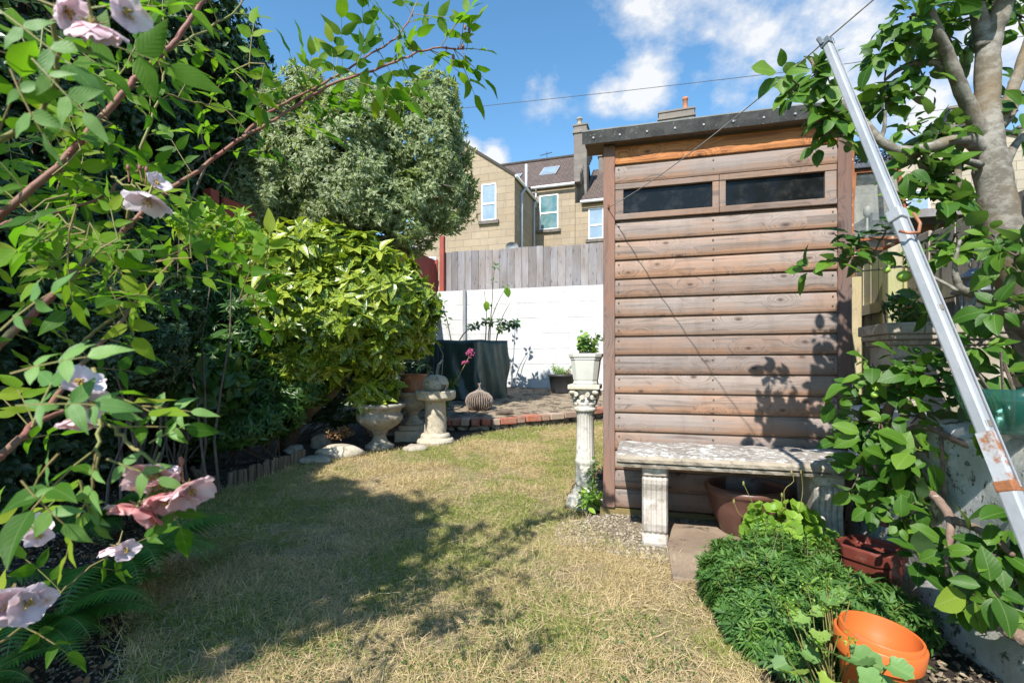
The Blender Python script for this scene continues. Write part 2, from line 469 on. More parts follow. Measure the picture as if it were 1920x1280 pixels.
M['soil'] = pm('garden_soil', (.034, .023, .016), (.075, .052, .036), 14, .95, 1.0, 50, c3=(.14, .11, .08), c3scale=60, c3lo=.6, c3hi=.68, dist=.03)
M['gravel_soil'] = pm('stony_soil', (.20, .155, .10), (.29, .235, .16), 20, .95, 1.0, 60, c3=(.12, .09, .06), c3scale=30, c3lo=.52, c3hi=.6, dist=.02)
M['thatch'] = pm('dry_thatch', (.24, .18, .105), (.33, .26, .155), 8, .95, .8, 90, c3=(.12, .12, .05), c3scale=3, c3lo=.52, c3hi=.7, dist=.02)
M['far_ground'] = pm('far_ground', (.10, .12, .05), (.16, .15, .08), .4, .95, .3, 4)
M['paving'] = pm('sandstone_paving', (.20, .145, .105), (.28, .21, .15), 5, .9, .5, 60, c3=(.09, .075, .055), c3scale=8, c3lo=.56, c3hi=.64)
M['patio'] = pm('weathered_patio', (.22, .17, .115), (.30, .24, .16), 3, .92, .6, 50, c3=(.07, .055, .04), c3scale=6, c3lo=.48, c3hi=.58, dist=.01)
M['pole'] = pm('galvanised_grey', (.44, .455, .47), (.35, .37, .39), 7, .5, .15, 60, metal=.3, c3=(.35, .33, .31), c3scale=12, c3lo=.62, c3hi=.8)
M['rust'] = pm('rust', (.20, .07, .03), (.30, .12, .05), 16, .85, .6, 80, c3=(.45, .38, .30), c3scale=14, c3lo=.58, c3hi=.64)
M['pole_rust'] = pm('rust_stained_steel', (.44, .455, .47), (.35, .37, .39), 7, .6, .3, 60, c3=(.28, .12, .05), c3scale=26, c3lo=.45, c3hi=.58)
M['grey_metal'] = pm('grey_lantern_metal', (.16, .18, .20), (.24, .26, .28), 8, .5, .2, 60, metal=.5, c3=(.14, .09, .06), c3scale=9, c3lo=.6, c3hi=.7)
M['dark_metal'] = pm('dark_cast_metal', (.03, .035, .045), (.05, .055, .065), 8, .45, .3, 60, metal=.5)
M['copper'] = pm('rusty_hook', (.35, .14, .07), (.42, .2, .12), 20, .5, .2, 60, metal=.4)
M['cord'] = pm('grey_cord', (.34, .32, .31), (.24, .22, .21), 50, .8, .2, 200)
M['cable'] = pm('black_cable', (.03, .03, .035), (.04, .04, .045), 5, .6, .1, 60)
M['teal_glass'] = (lambda t: t.done(t.principled((.03, .22, .17), .12, None, 0, .5, .75, Alpha=.65)))(NT('teal_glass'))
M['clear_glass'] = (lambda t: t.done(t.principled(t.mix(t.step(t.noise(t.coord(), 14, 7, .75), .42, .66), (.14, .18, .17), (.42, .45, .42)), .18, None, 0, .5, .45, Alpha=.38)))(NT('grimy_lantern_glass'))
M['cloth_green'] = pm('dark_green_cover', (.020, .042, .030), (.03, .056, .042), 5, .36, .3, 12, c3=(.08, .10, .09), c3scale=5, c3lo=.6, c3hi=.75, dist=.02, spec=.6)  # grey patches put the cover's dusty, sunlit sheen into the colour
M['chair_green'] = pm('dark_green_plastic', (.012, .022, .026), (.018, .03, .034), 5, .4, .05, 60)
M['wicker'] = pm('grey_wicker', (.20, .155, .125), (.30, .24, .20), 30, .85, .4, 90)
M['red_paint'] = pm('oxide_red_paint', (.30, .055, .035), (.24, .05, .035), 6, .7, .2, 40, c3=(.15, .04, .03), c3scale=7)
M['brown_fence'] = woodm('brown_fence', (.16, .095, .07), (.14, .075, .05), warmth=.5)
M['log'] = woodm('log_roll', (.20, .15, .10), (.15, .10, .06), vertical=True, knots=False)
M['bark_rose'] = pm('rose_cane', (.22, .07, .055), (.20, .11, .07), 18, .6, .3, 80, c3=(.20, .2, .08), c3scale=10, c3lo=.55, c3hi=.7)
M['bark_stem'] = pm('green_stem', (.16, .19, .05), (.22, .16, .06), 18, .6, .3, 80)
M['bark_dark'] = pm('dark_bark', (.10, .075, .055), (.16, .125, .10), 12, .9, .7, 40, dist=.02)
M['bark_apple'] = (lambda t: (lambda v, v2: t.done(t.principled(t.mix(t.math('MULTIPLY', t.step(t.noise(v, 5, 6), .46, .64), .75), t.mix(t.step(t.noise(v2, 3, 8, .7), .4, .62), (.13, .115, .09), (.26, .245, .21)), (.17, .125, .07)), .85, t.bump(t.math('ADD', t.noise(v2, 6, 9, .75), t.math('MULTIPLY', t.noise(v, 60, 6, .7), .5)), .45, .006), 0, .3)))(t.coord(), t.coord(scale=(8, 8, 13))))(NT('apple_bark'))
M['bark_trained'] = pm('reddish_bark', (.15, .09, .065), (.24, .17, .13), 12, .85, .6, 50, c3=(.45, .38, .32), c3scale=22, c3lo=.60, c3hi=.66)
M['brick'] = (lambda t: (lambda v: t.done(t.principled(t.mix(t.math('MULTIPLY', t.step(t.noise(v, 12, 8, .7), .45, .6), .55), t.ramp(t.attr('rnd'), [(0, (.26, .07, .04)), (.4, (.36, .12, .07)), (.7, (.22, .12, .09)), (1, (.40, .30, .22))]), (.30, .26, .20)), .9, t.bump(t.noise(v, 60, 8, .7), .6, .008), 0, .25)))(t.coord()))(NT('weathered_brick'))


def house_stone(name, a, b, c):
    t = NT(name); sx = t.N.new('ShaderNodeSeparateXYZ'); t.L.new(t.coord(), sx.inputs[0])
    v = t.n('CombineXYZ', {0: t.math('ADD', sx.outputs[0], sx.outputs[1]), 1: sx.outputs[2], 2: 0.0}).outputs[0]
    br = t.n('TexBrick', {'Vector': v, 'Color1': a, 'Color2': b, 'Mortar': (.19, .16, .12), 'Scale': 1.0, 'Mortar Size': .011, 'Mortar Smooth': .3, 'Bias': -.1, 'Brick Width': .92, 'Row Height': .36})
    col = t.mix(t.math('MULTIPLY', t.step(t.noise(t.coord(), 1.1, 7, .7), .42, .68), .5), br.outputs[0], c)
    col = t.mix(t.math('MULTIPLY', t.step(t.noise(t.coord(scale=(3, 3, .6)), .8, 7, .7), .52, .72), .45), col, (.16, .14, .12))
    n = t.bump(t.math('ADD', t.math('MULTIPLY', br.outputs['Fac'], -1.0), t.math('MULTIPLY', t.noise(t.coord(), 6, 8), .8)), .5, .03)
    return t.done(t.principled(col, .9, n, 0, .2))


M['ashlar'] = house_stone('golden_ashlar', (.30, .235, .16), (.36, .29, .205), (.24, .20, .15))
M['ashlar_grey'] = house_stone('grey_ashlar', (.33, .285, .215), (.39, .34, .265), (.27, .24, .20))
M['chim'] = house_stone('chimney_stone', (.17, .15, .135), (.22, .195, .17), (.12, .11, .10))


def tilem(name, c1, c2):
    t = NT(name); uvn = t.N.new('ShaderNodeUVMap'); uvn.uv_map = 'UVMap'
    br = t.n('TexBrick', {'Vector': uvn.outputs[0], 'Color1': c1, 'Color2': c2, 'Mortar': (.02, .016, .014), 'Scale': 1.0, 'Mortar Size': .03, 'Mortar Smooth': .6, 'Brick Width': .28, 'Row Height': .30})
    sp = t.N.new('ShaderNodeSeparateXYZ'); t.L.new(uvn.outputs[0], sp.inputs[0])
    row = t.math('FRACT', t.math('DIVIDE', sp.outputs[1], .30)); wav = t.math('SINE', t.math('MULTIPLY', sp.outputs[0], 2 * pi / .28))
    col = t.mix(t.math('MULTIPLY', t.noise(t.coord(), 2.5, 6), .5), br.outputs[0], (.16, .14, .12))
    h = t.math('ADD', t.math('SUBTRACT', 1.0, row), t.math('MULTIPLY', wav, .4))
    return t.done(t.principled(col, .85, t.bump(h, 1.0, .06), 0, .3))


M['tiles'] = tilem('brown_roof_tiles', (.085, .055, .045), (.13, .085, .07))
M['slates'] = tilem('grey_slates', (.06, .065, .075), (.10, .10, .11))
M['upvc'] = pm('white_frame', (.75, .76, .78), (.7, .7, .72), 5, .4, .05, 50)
M['pipe'] = pm('grey_downpipe', (.42, .45, .50), (.36, .38, .42), 5, .5, .05, 50)
M['sill'] = pm('dark_sill', (.10, .09, .08), (.16, .14, .12), 5, .9, .3, 30)
M['curtain'] = pm('teal_curtain', (.06, .16, .17), (.16, .24, .24), 2, .8, .2, 5)
M['pale_blind'] = pm('pale_blind', (.2, .27, .34), (.26, .33, .40), 2, .7, .1, 5)
M['lead'] = pm('lead', (.22, .23, .25), (.28, .29, .31), 5, .6, .2, 20)
M['petal'] = (lambda t: (lambda c: (lambda p, tr, mx: (t.L.new(p, mx.inputs[1]), t.L.new(tr.outputs[0], mx.inputs[2]), t.done(mx.outputs[0]))[-1])(t.principled(c, .5, t.bump(t.noise(t.coord(), 70, 4), .15, .003), 0, .3), t.n('BsdfTranslucent', {'Color': c}), t.n('MixShader', {0: .35})))(t.mix(t.step(t.noise(t.coord(), 20, 3), .4, .7), t.ramp(t.attr('rnd'), [(0, (.78, .70, .76)), (.3, (.78, .56, .60)), (.7, (.80, .36, .36)), (1, (.78, .25, .20))]), (.80, .66, .70))))(NT('rose_petal'))
_m = M['petal']; _nt = _m.node_tree
for _nd in list(_nt.nodes):
    if _nd.type in ('BSDF_PRINCIPLED', 'BSDF_TRANSLUCENT'):
        _in = _nd.inputs['Base Color' if _nd.type == 'BSDF_PRINCIPLED' else 'Color']; _src = _in.links[0].from_socket
        _no = _nt.nodes.new('ShaderNodeTexNoise'); _no.inputs['Scale'].default_value = 55; _no.inputs['Detail'].default_value = 6; _tc = _nt.nodes.new('ShaderNodeTexCoord'); _nt.links.new(_tc.outputs['Object'], _no.inputs['Vector'])
        _mr = _nt.nodes.new('ShaderNodeMapRange'); _mr.inputs[1].default_value = .60; _mr.inputs[2].default_value = .72; _nt.links.new(_no.outputs[0], _mr.inputs[0])
        _mx = _nt.nodes.new('ShaderNodeMix'); _mx.data_type = 'RGBA'; _nt.links.new(_mr.outputs[0], _mx.inputs[0]); _nt.links.new(_src, _mx.inputs[6]); _mx.inputs[7].default_value = (.62, .42, .34, 1); _nt.links.new(_mx.outputs[2], _in)
M['stamen'] = pm('stamen', (.45, .33, .08), (.35, .22, .05), 40, .8, .2, 50)
M['valerian'] = pm('valerian_pink', (.28, .04, .12), (.36, .08, .17), 60, .7, .4, 90)
M['lf_rose'] = leafm('rose_leaf', [(0, (.045, .13, .010)), (.4, (.085, .20, .012)), (.8, (.17, .31, .018)), (1, (.26, .33, .03))], .56, .55, back=(.09, .20, .02), spec=.3)
M['lf_rose_pale'] = leafm('rose_leaf_pale', [(0, (.08, .19, .04)), (1, (.17, .30, .08))], .35, .55, vein=True)
M['lf_apple'] = leafm('apple_leaf', [(0, (.024, .075, .008)), (.5, (.05, .13, .012)), (.85, (.11, .21, .020)), (.965, (.13, .23, .03)), (1, (.20, .28, .035))], .35, .5, back=(.09, .15, .07), spec=.35)
M['lf_ivy'] = leafm('dark_hedge_leaf', [(0, (.014, .036, .014)), (.6, (.026, .062, .022)), (1, (.055, .105, .035))], .2, .4)
M['lf_pitto'] = leafm('pittosporum_leaf', [(0, (.09, .145, .055)), (1, (.20, .26, .11))], .4, .5, varieg='edge', vcol=(.68, .70, .46), vein=False)
M['lf_aucuba'] = leafm('aucuba_leaf', [(0, (.020, .075, .008)), (.45, (.045, .13, .010)), (.8, (.10, .20, .015)), (1, (.27, .30, .04))], .3, .33, varieg='spots', vcol=(.36, .41, .05), spec=.55, vscale=75)
M['lf_shrub'] = leafm('shrub_leaf', [(0, (.025, .07, .018)), (.6, (.05, .12, .022)), (1, (.10, .19, .03))], .3, .4)
M['lf_lime'] = leafm('lime_leaf', [(0, (.13, .27, .03)), (1, (.27, .42, .05))], .4, .5)
M['lf_nandina'] = leafm('young_leaf', [(0, (.15, .30, .03)), (.8, (.26, .40, .04)), (1, (.35, .2, .06))], .45, .45)
M['lf_galium'] = leafm('whorl_leaf', [(0, (.025, .075, .014)), (.5, (.06, .15, .03)), (1, (.15, .26, .05))], .3, .55, vein=False)
M['lf_mantle'] = leafm('mantle_leaf', [(0, (.10, .20, .06)), (.6, (.15, .28, .09)), (1, (.33, .44, .08))], .35, .55)
M['lf_fern'] = leafm('fern_leaf', [(0, (.035, .11, .015)), (.7, (.07, .19, .022)), (1, (.12, .27, .03))], .3, .5, vein=False)
M['lf_strap'] = leafm('strap_leaf', [(0, (.10, .2, .05)), (1, (.16, .3, .08))], .3, .4, vein=False)
M['lf_dry'] = leafm('dry_leaf', [(0, (.12, .05, .03)), (.5, (.22, .10, .05)), (1, (.35, .25, .12))], .2, .8, vein=False)
M['blade'] = leafm('grass_blade', [(0, (.70, .56, .36)), (.3, (.54, .42, .25)), (.55, (.38, .31, .15)), (.75, (.30, .33, .085)), (1, (.17, .25, .045))], .3, .7, spec=.2, vein=False, tcol=(1.2, 1.15, .8))
M['litter'] = pm('leaf_litter', (.20, .155, .10), (.32, .26, .18), 40, .9, .4, 90, rr=.6)
M['pebble'] = pm('pebbles', (.26, .215, .15), (.36, .31, .235), 20, .9, .4, 90, rr=.45)
M['apple'] = pm('green_apple', (.22, .36, .05), (.28, .40, .07), 10, .4, .05, 40)


# ------------------------------------------------------------------ leaf geometry
def leaf_tmpl(rows=4, w=.22, fold=.25, curl=.15, kind='ovate', teeth=0):
    ys = np.linspace(0, 1, rows + 1); V = []; T = []
    for i, y in enumerate(ys):
        if kind == 'ovate': ww = w * (sin(pi * min(1, y ** .85)) ** .8 if 0 < y < 1 else 0)
        elif kind == 'round': ww = w * (sqrt(max(0, 1 - (2 * y - 1) ** 2)) ** .8)
        elif kind == 'rose': ww = w * sin(pi * min(1, y ** .72)) ** .9 * (1.15 - .4 * y) if 0 < y < 1 else 0
        elif kind == 'lance': ww = w * sin(pi * y ** .75) ** .9 if 0 < y < 1 else 0
        elif kind == 'strap': ww = w * (1 - y ** 3) if y > 0 else w * .6
        else: ww = w * (1 - y)
        if teeth and i % 2: ww *= 1 - teeth
        z = -curl * y * y
        V += [(-ww, y, z + fold * ww), (0, y, z), (ww, y, z + fold * ww)]
        T += [(.5 - .5 * (ww / w), y), (.5, y), (.5 + .5 * (ww / w), y)]
    F = []
    for i in range(rows):
        a = i * 3
        F += [(a, a + 1, a + 4, a + 3), (a + 1, a + 2, a + 5, a + 4)]
    V = np.array(V); F = np.array(F); T = np.array(T)
    return V, F, T


def variants(n, rows, w, fold, curl, kind, seed=1):
    R = random.Random(seed); out = []
    for _ in range(n):
        V, F, T = leaf_tmpl(rows, w * R.uniform(.8, 1.15), fold * R.uniform(.2, 1.8), curl * R.uniform(-.2, 2.2), kind)
        V = V.copy(); y = V[:, 1].copy(); b = R.uniform(-.14, .14); tw = R.uniform(-.5, .5); k = R.uniform(0, 6)
        V[:, 2] += V[:, 0] * tw * y + .035 * np.sin(y * 9 + k) * np.abs(V[:, 0]) / w; V[:, 0] += b * y * y
        out.append((V, F, T))
    return out


def lobed_tmpl(lobes=5, w=.5, cup=.15, n=None):
    """rounded lobed leaf, stalk at origin; fan of quads"""
    n = n or lobes * 4; V = [(0, 0.0, 0), ]; T = [(.5, .5)]
    C = (0, .45); V = [(0, .12, 0)]
    ring = []
    for k in range(n + 1):
        a = radians(-90 + 22) + radians(360 - 44) * k / n
        r = .5 * (1 - .15 * abs(sin(lobes * pi * k / n * 1.0 + pi / 2)) ** 1.2) * (1.05 if 0 < k < n else .8)
        ring.append((r * cos(a) * w * 2, C[1] + r * sin(a)))
    for (x, y) in ring: V.append((x * .55, .12 + (y - .12) * .55, cup * .25 * (abs(x)))); T.append((.5 + x * .3, y * .6))
    for i, (x, y) in enumerate(ring): V.append((x, y, cup * abs(x) + (.03 if i % 2 else 0))); T.append((.5 + x * .5, y))
    T = [(.5, .1)] + T[1:]
    m = n + 1; F = []
    for k in range(n):
        F.append((1 + k, 1 + m + k, 1 + m + k + 1, 1 + k + 1))
    for k in range(0, n - 1, 2):
        F.append((0, 1 + k, 1 + k + 1, 1 + k + 2))
    if n % 2: F.append((0, 1 + n - 1, 1 + n, 1 + n))
    return np.array(V), np.array(F), np.array(T)


def norm(a): return a / (np.linalg.norm(a, axis=-1, keepdims=True) + 1e-9)


def leaves(name, tm, pos, dr, up, size, mat, parent=None, origin=None, rnd=None, width=None):
    N = len(pos)
    if isinstance(tm, list):       # several shapes with one topology, one picked per leaf
        VV = np.stack([q[0] for q in tm])[rng.integers(len(tm), size=N)]; _, F, T = tm[0]; nv = VV.shape[1]
    else: V, F, T = tm; nv = len(V); VV = np.broadcast_to(V[None], (N,) + V.shape)
    dr = norm(np.asarray(dr, float)); side = norm(np.cross(dr, np.asarray(up, float))); nr = np.cross(side, dr)
    size = np.broadcast_to(np.asarray(size, float), (N,))
    wd = size if width is None else size * width
    P = pos[:, None, :] + VV[:, :, 0, None] * (wd[:, None] * side)[:, None, :] \
        + VV[:, :, 1, None] * (size[:, None] * dr)[:, None, :] + VV[:, :, 2, None] * (size[:, None] * nr)[:, None, :]
    Fa = (F[None] + (np.arange(N) * nv)[:, None, None]).reshape(-1, F.shape[1])
    uv = np.broadcast_to(T[F][None], (N,) + T[F].shape).reshape(-1, 2)
    if rnd is None: rnd = rng.random(N)
    r = np.repeat(rnd, len(F))
    return make_obj(name, P.reshape(-1, 3), Fa, mat, parent, origin, smooth=True, uv=uv, rnd=r)


def unit(n): return norm(rng.normal(size=(n, 3)))


def blob_pts(blobs, n, lo=.72, hi=1.04, lump=.13, facing=None):
    """points in the outer shell of a union of ellipsoids, with outward normals"""
    B = np.array(blobs, float); area = (B[:, 3] * B[:, 4] + B[:, 4] * B[:, 5] + B[:, 3] * B[:, 5]); pr = area / area.sum()
    P = []; Q = []; tot = 0
    while tot < n:
        k = rng.choice(len(B), size=n, p=pr); d = unit(n)
        rr = lo + (hi - lo) * rng.random(n) ** .6
        ph = k * 1.7
        lm = 1 + lump * (np.sin(d[:, 0] * 5 + ph) * np.sin(d[:, 1] * 6 + 2 * ph) + .6 * np.sin(d[:, 2] * 11 + ph * 3) * np.sin(d[:, 0] * 9 + ph))
        p = B[k, :3] + d * B[k, 3:] * (rr * lm)[:, None]
        nn = norm(d / B[k, 3:])
        lev = np.min(np.stack([np.sum(((p - b[:3]) / b[3:]) ** 2, 1) for b in B], 1) + (np.arange(len(B))[None] == k[:, None]) * 9, 1)
        ok = lev > .55
        if facing is not None:
            tc = norm(np.array([0, 0, HC]) - p); ok &= np.sum(tc * nn, 1) > facing
        ok &= p[:, 2] > 0.02
        P.append(p[ok]); Q.append(nn[ok]); tot += ok.sum()
    return np.concatenate(P)[:n], np.concatenate(Q)[:n]


def rosette(cent, out, k, spread=.9, droop=.2, off=.0, jit=.25, upb=.5):
    """k leaves round each centre; returns pos, dir, up, index"""
    n = len(cent); C = np.repeat(cent, k, 0); O = np.repeat(out, k, 0)
    a = np.cross(O, np.array([0.13, .31, 1.0])); a = norm(a); b = np.cross(O, a)
    ang = np.tile(np.arange(k) * 2 * pi / k, n) + np.repeat(rng.random(n) * 6.3, k) + rng.normal(size=n * k) * .25
    ring = a * np.cos(ang)[:, None] + b * np.sin(ang)[:, None]
    el = rng.uniform(.15, 1.0, n * k)[:, None]
    d = norm(ring * spread + O * el * (1.3 - spread * .5) + unit(n * k) * jit + np.array([0, 0, -droop]))
    up = norm(O + np.array([0, 0, upb]) + unit(n * k) * .25)
    return C + d * off, d, up, np.repeat(np.arange(n), k)


def in_poly(x, y, poly):
    ins = np.zeros(len(x), bool); j = len(poly) - 1
    for i in range(len(poly)):
        xi, yi = poly[i][:2]; xj, yj = poly[j][:2]
        c = ((yi > y) != (yj > y)) & (x < (xj - xi) * (y - yi) / (yj - yi + 1e-12) + xi)
        ins ^= c; j = i
    return ins


def sheet(name, x0, x1, y0, y1, step_, zf, mat, off=0.0, poly=None, rough=0.0, kind='structure'):
    xs = np.arange(x0, x1 + 1e-6, step_); ys = np.arange(y0, y1 + 1e-6, step_)
    X, Y = np.meshgrid(xs, ys); Z = zf(X, Y) + off
    if rough: Z = Z + rough * (np.sin(X * 13 + np.sin(Y * 9)) * np.sin(Y * 17 + 1) + rng.normal(size=X.shape) * .4)
    nx = len(xs); idx = np.arange(X.size).reshape(X.shape)
    F = np.stack([idx[:-1, :-1], idx[:-1, 1:], idx[1:, 1:], idx[1:, :-1]], -1).reshape(-1, 4)
    if poly is not None:
        cx = X.ravel()[F].mean(1); cy = Y.ravel()[F].mean(1); F = F[in_poly(cx, cy, poly)]
        used = np.unique(F); rem = -np.ones(X.size, int); rem[used] = np.arange(len(used))
        V = np.stack([X.ravel(), Y.ravel(), Z.ravel()], 1)[used]; F = rem[F]
    else: V = np.stack([X.ravel(), Y.ravel(), Z.ravel()], 1)
    o = make_obj(name, V, F, mat, smooth=True); o['kind'] = kind; return o


# ================================================================== THE SETTING
g = onground
LAWN = [g(*p)[:2] for p in [(60, 1500), (235, 1280), (245, 1150), (295, 1065), (345, 995), (400, 928), (470, 908), (540, 880), (600, 870), (660, 858), (720, 852), (780, 842), (850, 836), (900, 815),
                             (1000, 802), (1090, 797), (1200, 785), (1190, 850), (1120, 880), (1075, 905), (1055, 950), (1110, 1000), (1190, 1045), (1290, 1052), (1322, 1100), (1345, 1180), (1420, 1270), (1480, 1500)]]
GRAVEL = [UVW(*p)[:2] for p in [(-.5, 3.6), (-.2, 2.9), (-.45, 2.62), (-.42, 2.35), (-.1, 2.28), (1.0, 2.05), (1.0, 3.2), (-.2, 3.6)]]
o = make_obj('ground', [(-300, -100, -.06), (300, -100, -.06), (300, 500, -.06), (-300, 500, -.06)], [(0, 1, 2, 3)], M['far_ground']); o['kind'] = 'structure'
sheet('soil', -5.2, 3.0, -1.0, 7.8, .05, lawn_z, M['soil'], 0.0, rough=.006)
sheet('lawn', -3.0, 1.6, .3, 6.6, .03, lawn_z, M['thatch'], .010, LAWN, rough=.003)
sheet('gravel', -1.5, 2.2, 1.4, 4.5, .03, lawn_z, M['gravel_soil'], .016, GRAVEL, rough=.003)
PE = [g(px, py, patio_z) for px, py in [(690, 800), (760, 793), (830, 786), (900, 786), (957, 781), (1030, 775), (1085, 768), (1160, 757)]]
PPOLY = [p[:2] for p in PE] + [UVW(1.6, 8.2)[:2], UVW(-3.8, 8.2)[:2], UVW(-3.8, 6.0)[:2]]
sheet('patio', -5.2, 4.0, 4.6, 9.6, .05, patio_z, M['patio'], 0.0, PPOLY, rough=.0)
mb = MB(); mb.b2(UVW(.16, 2.2)[:2] + (0,), UVW(.16, 2.2)[:2] + (0,)) if False else None
mb = MB(); c = UVW(.42, 2.42); mb.box((c[0], c[1], .012), (.60, .72, .045), rz=TH)
o = mb.build('paving', M['paving']); o['kind'] = 'structure'; bev(o, .006)
mb = MB(); c = UVW(1.5, 3.2); mb.box((c[0], c[1], .32), (.9, 7.4, .68), rz=TH)
o = mb.build('raised_bed', M['soil']); o['kind'] = 'structure'

# brick edging along the patio
t = thing('brick_edging', 'low curved edging of weathered red bricks along the patio', 'edging', PE[3])
mb = MB(); pts = np.array(PE); seg = np.linalg.norm(np.diff(pts[:, :2], axis=0), axis=1); L_ = np.concatenate([[0], np.cumsum(seg)])
s_ = 0.0
while s_ < L_[-1]:
    w = random.choice([.105, .11, .115, .215]) if s_ > 1.2 else .108
    m = s_ + w / 2; x = np.interp(m, L_, pts[:, 0]); y = np.interp(m, L_, pts[:, 1]); z = patio_z(x, y)
    a = math.atan2(np.interp(m + .1, L_, pts[:, 1]) - np.interp(m - .1, L_, pts[:, 1]), np.interp(m + .1, L_, pts[:, 0]) - np.interp(m - .1, L_, pts[:, 0]))
    mb.cr = random.random()
    mb.box((x + random.uniform(-.006, .006), y + random.uniform(-.01, .01), z - .03 + random.uniform(-.008, .008)), (w - .012, .21, .075), rz=a + random.uniform(-.04, .04))
    s_ += w
bev(mb.build('coping', M['brick'], t), .009, 2)
mb = MB()
for i in range(len(PE) - 1):
    a, b = np.array(PE[i]), np.array(PE[i + 1]); d = (b - a)[:2]; n_ = max(1, int(np.linalg.norm(d) / .12))
    for k in range(n_):
        p = a + (b - a) * (k + .5) / n_; V, F = lumpy((p[0] + random.uniform(-.02, .02), p[1] + .03, p[2] - .11), (.075, .09, .055), seed=i * 31 + k, sub=2, amp=.2); mb.add(V, F)
mb.build('rubble_footing', M['stone_grey'], t, smooth=True)

# white block wall
t = thing('block_wall', 'white painted concrete block wall behind the patio', 'wall', UVW(-1.5, 8.2, .3), TH)
mb = MB(); NR = 7; ZT = 2.205; CH = .265
for r in range(NR + 1):
    z = ZT - r * CH; u = -3.62 - (.22 if r % 2 else 0)
    while u < 2.6:
        w = .44
        j = random.uniform(-.002, .002)
        mb.cr = random.random()
        a, b = UVW(u + w / 2, 8.25 + j), None
        mb.box((a[0], a[1], z - CH / 2), (w - .001, .10, CH - .0035), rz=TH)
        u += w
bev(mb.build('blockwork', M['white_paint'], t), .0025, 2)
mb = MB(); a = UVW(-.6, 8.26); mb.box((a[0], a[1], 1.15), (6.0, .09, 2.09), rz=TH); mb.build('mortar_joints', M['white_paint'], t)
mb = MB(); u0, _ = onplane(872, 600, 8.19); a = UVW(u0, 8.17); mb.box((a[0], a[1], 1.2), (.055, .07, 2.0), rz=TH); bev(mb.build('joint_post', M['lead'], t), .006)


def board_fence(t, name, u0, u1, v, z0, z1, w, mat, th=.018, gap=.006, jit=.012, along='u', seed=1, miss=None, top=None):
    R = random.Random(seed); mb = MB(); u = u0
    while u < u1:
        ww = w * R.uniform(.93, 1.05); mb.cr = R.random(); h = z1 + R.uniform(-jit, jit); zz0 = z0
        if miss and miss[0] < u < miss[1]: zz0 = miss[2]
        if along == 'u': a = UVW(u + ww / 2, v + R.uniform(-.004, .004)); mb.box((a[0], a[1], (zz0 + h) / 2), (ww - gap, th, h - zz0), rz=TH + R.uniform(-.01, .01))
        else: a = UVW(v + R.uniform(-.004, .004), u + ww / 2); mb.box((a[0], a[1], (zz0 + h) / 2), (th, ww - gap, h - zz0), rz=TH)
        u += ww
    return bev(mb.build(name, mat, t), .003, 1)


t = thing('board_fence', 'silvery grey close boarded fence standing on top of the white wall line', 'fence', UVW(-1.5, 8.45, 0), TH)
board_fence(t, 'boards', -3.55, 2.2, 8.42, 1.9, 2.96, .135, M['fence_grey'], seed=3)
for z in (2.3, 2.85):
    mb = MB(); a = UVW(-.7, 8.48); mb.box((a[0], a[1], z), (5.6, .05, .07), rz=TH); mb.build('rail', M['fence_grey'], t)

t = thing('red_fence', 'oxide red painted fence with a tall post beside the evergreen tree', 'fence', UVW(-3.66, 6.5, 0), TH)
mb = MB()
for (v0, v1, z1) in ((3.6, 5.2, 2.42), (5.2, 6.8, 2.6), (6.8, 8.30, 2.80)):
    a = UVW(-3.72, (v0 + v1) / 2); mb.box((a[0], a[1], (1.5 + z1) / 2), (.03, v1 - v0 - .01, z1 - 1.5), rz=TH)
a = UVW(-3.82, 8.36); 
for k in range(4):
    mb.box(UVW(-3.66 - k * .0, 8.33, 2.62)[:2] + (2.2 + k * .0,), (.001, .001, .001), rz=TH) if False else None
mb.build('panel', M['red_paint'], t)
mb = MB(); a = UVW(-3.95, 8.36); mb.box((a[0], a[1], 2.42), (.56, .03, .8), rz=TH); mb.build('end_panel', M['red_paint'], t)
mb = MB(); a = UVW(-3.58, 8.36); mb.box((a[0], a[1], 1.7), (.085, .085, 3.1), rz=TH); bev(mb.build('post', M['red_paint'], t), .006)
for v0 in (3.5, 5.15, 6.75): mb = MB(); a = UVW(-3.74, v0); mb.box((a[0], a[1], 1.9), (.09, .09, 1.1), rz=TH); mb.build('fence_post', M['red_paint'], t)
t = thing('slatted_fence', 'dark brown slatted fence panel beside the white wall', 'fence', UVW(-3.62, 7.4, 0), TH)
mb = MB()
for k in range(16):
    mb.cr = random.random(); a = UVW(-3.64, 6.4); mb.box((a[0], a[1], .45 + k * .1), (.02, 3.5, .088), rz=TH, R=None)
bev(mb.build('slats', M['brown_fence'], t), .004, 1)


# ---------------------------------------------------------------- houses
HT = radians(-18.0)


def house_frame(ox, oy):
    c, s = cos(HT), sin(HT)
    return lambda x, y, z: (ox + x * c - y * s, oy + x * s + y * c, z)


def roof_quad(name, pts, mat, t, thick=.12):
    """pts: eave-left, eave-right, top-right, top-left in world coords; uv in metres"""
    P = [np.array(p, float) for p in pts]; nn = np.cross(P[1] - P[0], P[3] - P[0]); nn /= np.linalg.norm(nn)
    if nn[2] < 0: nn = -nn
    Vs = P + [p - nn * thick for p in P]
    w = np.linalg.norm(P[1] - P[0]); h = np.linalg.norm(P[3] - P[0]); ww = np.linalg.norm(P[2] - P[3])
    mb = MB(); q = [(0, 0), (w, 0), (ww, h), (0, h)]
    fs = [(0, 1, 2, 3), (7, 6, 5, 4), (0, 4, 5, 1), (1, 5, 6, 2), (2, 6, 7, 3), (3, 7, 4, 0)]
    mb.add(Vs, fs, [q, q, [(0, 0)] * 4, [(0, 0)] * 4, [(0, 0)] * 4, [(0, 0)] * 4])
    return mb.build(name, mat, t)


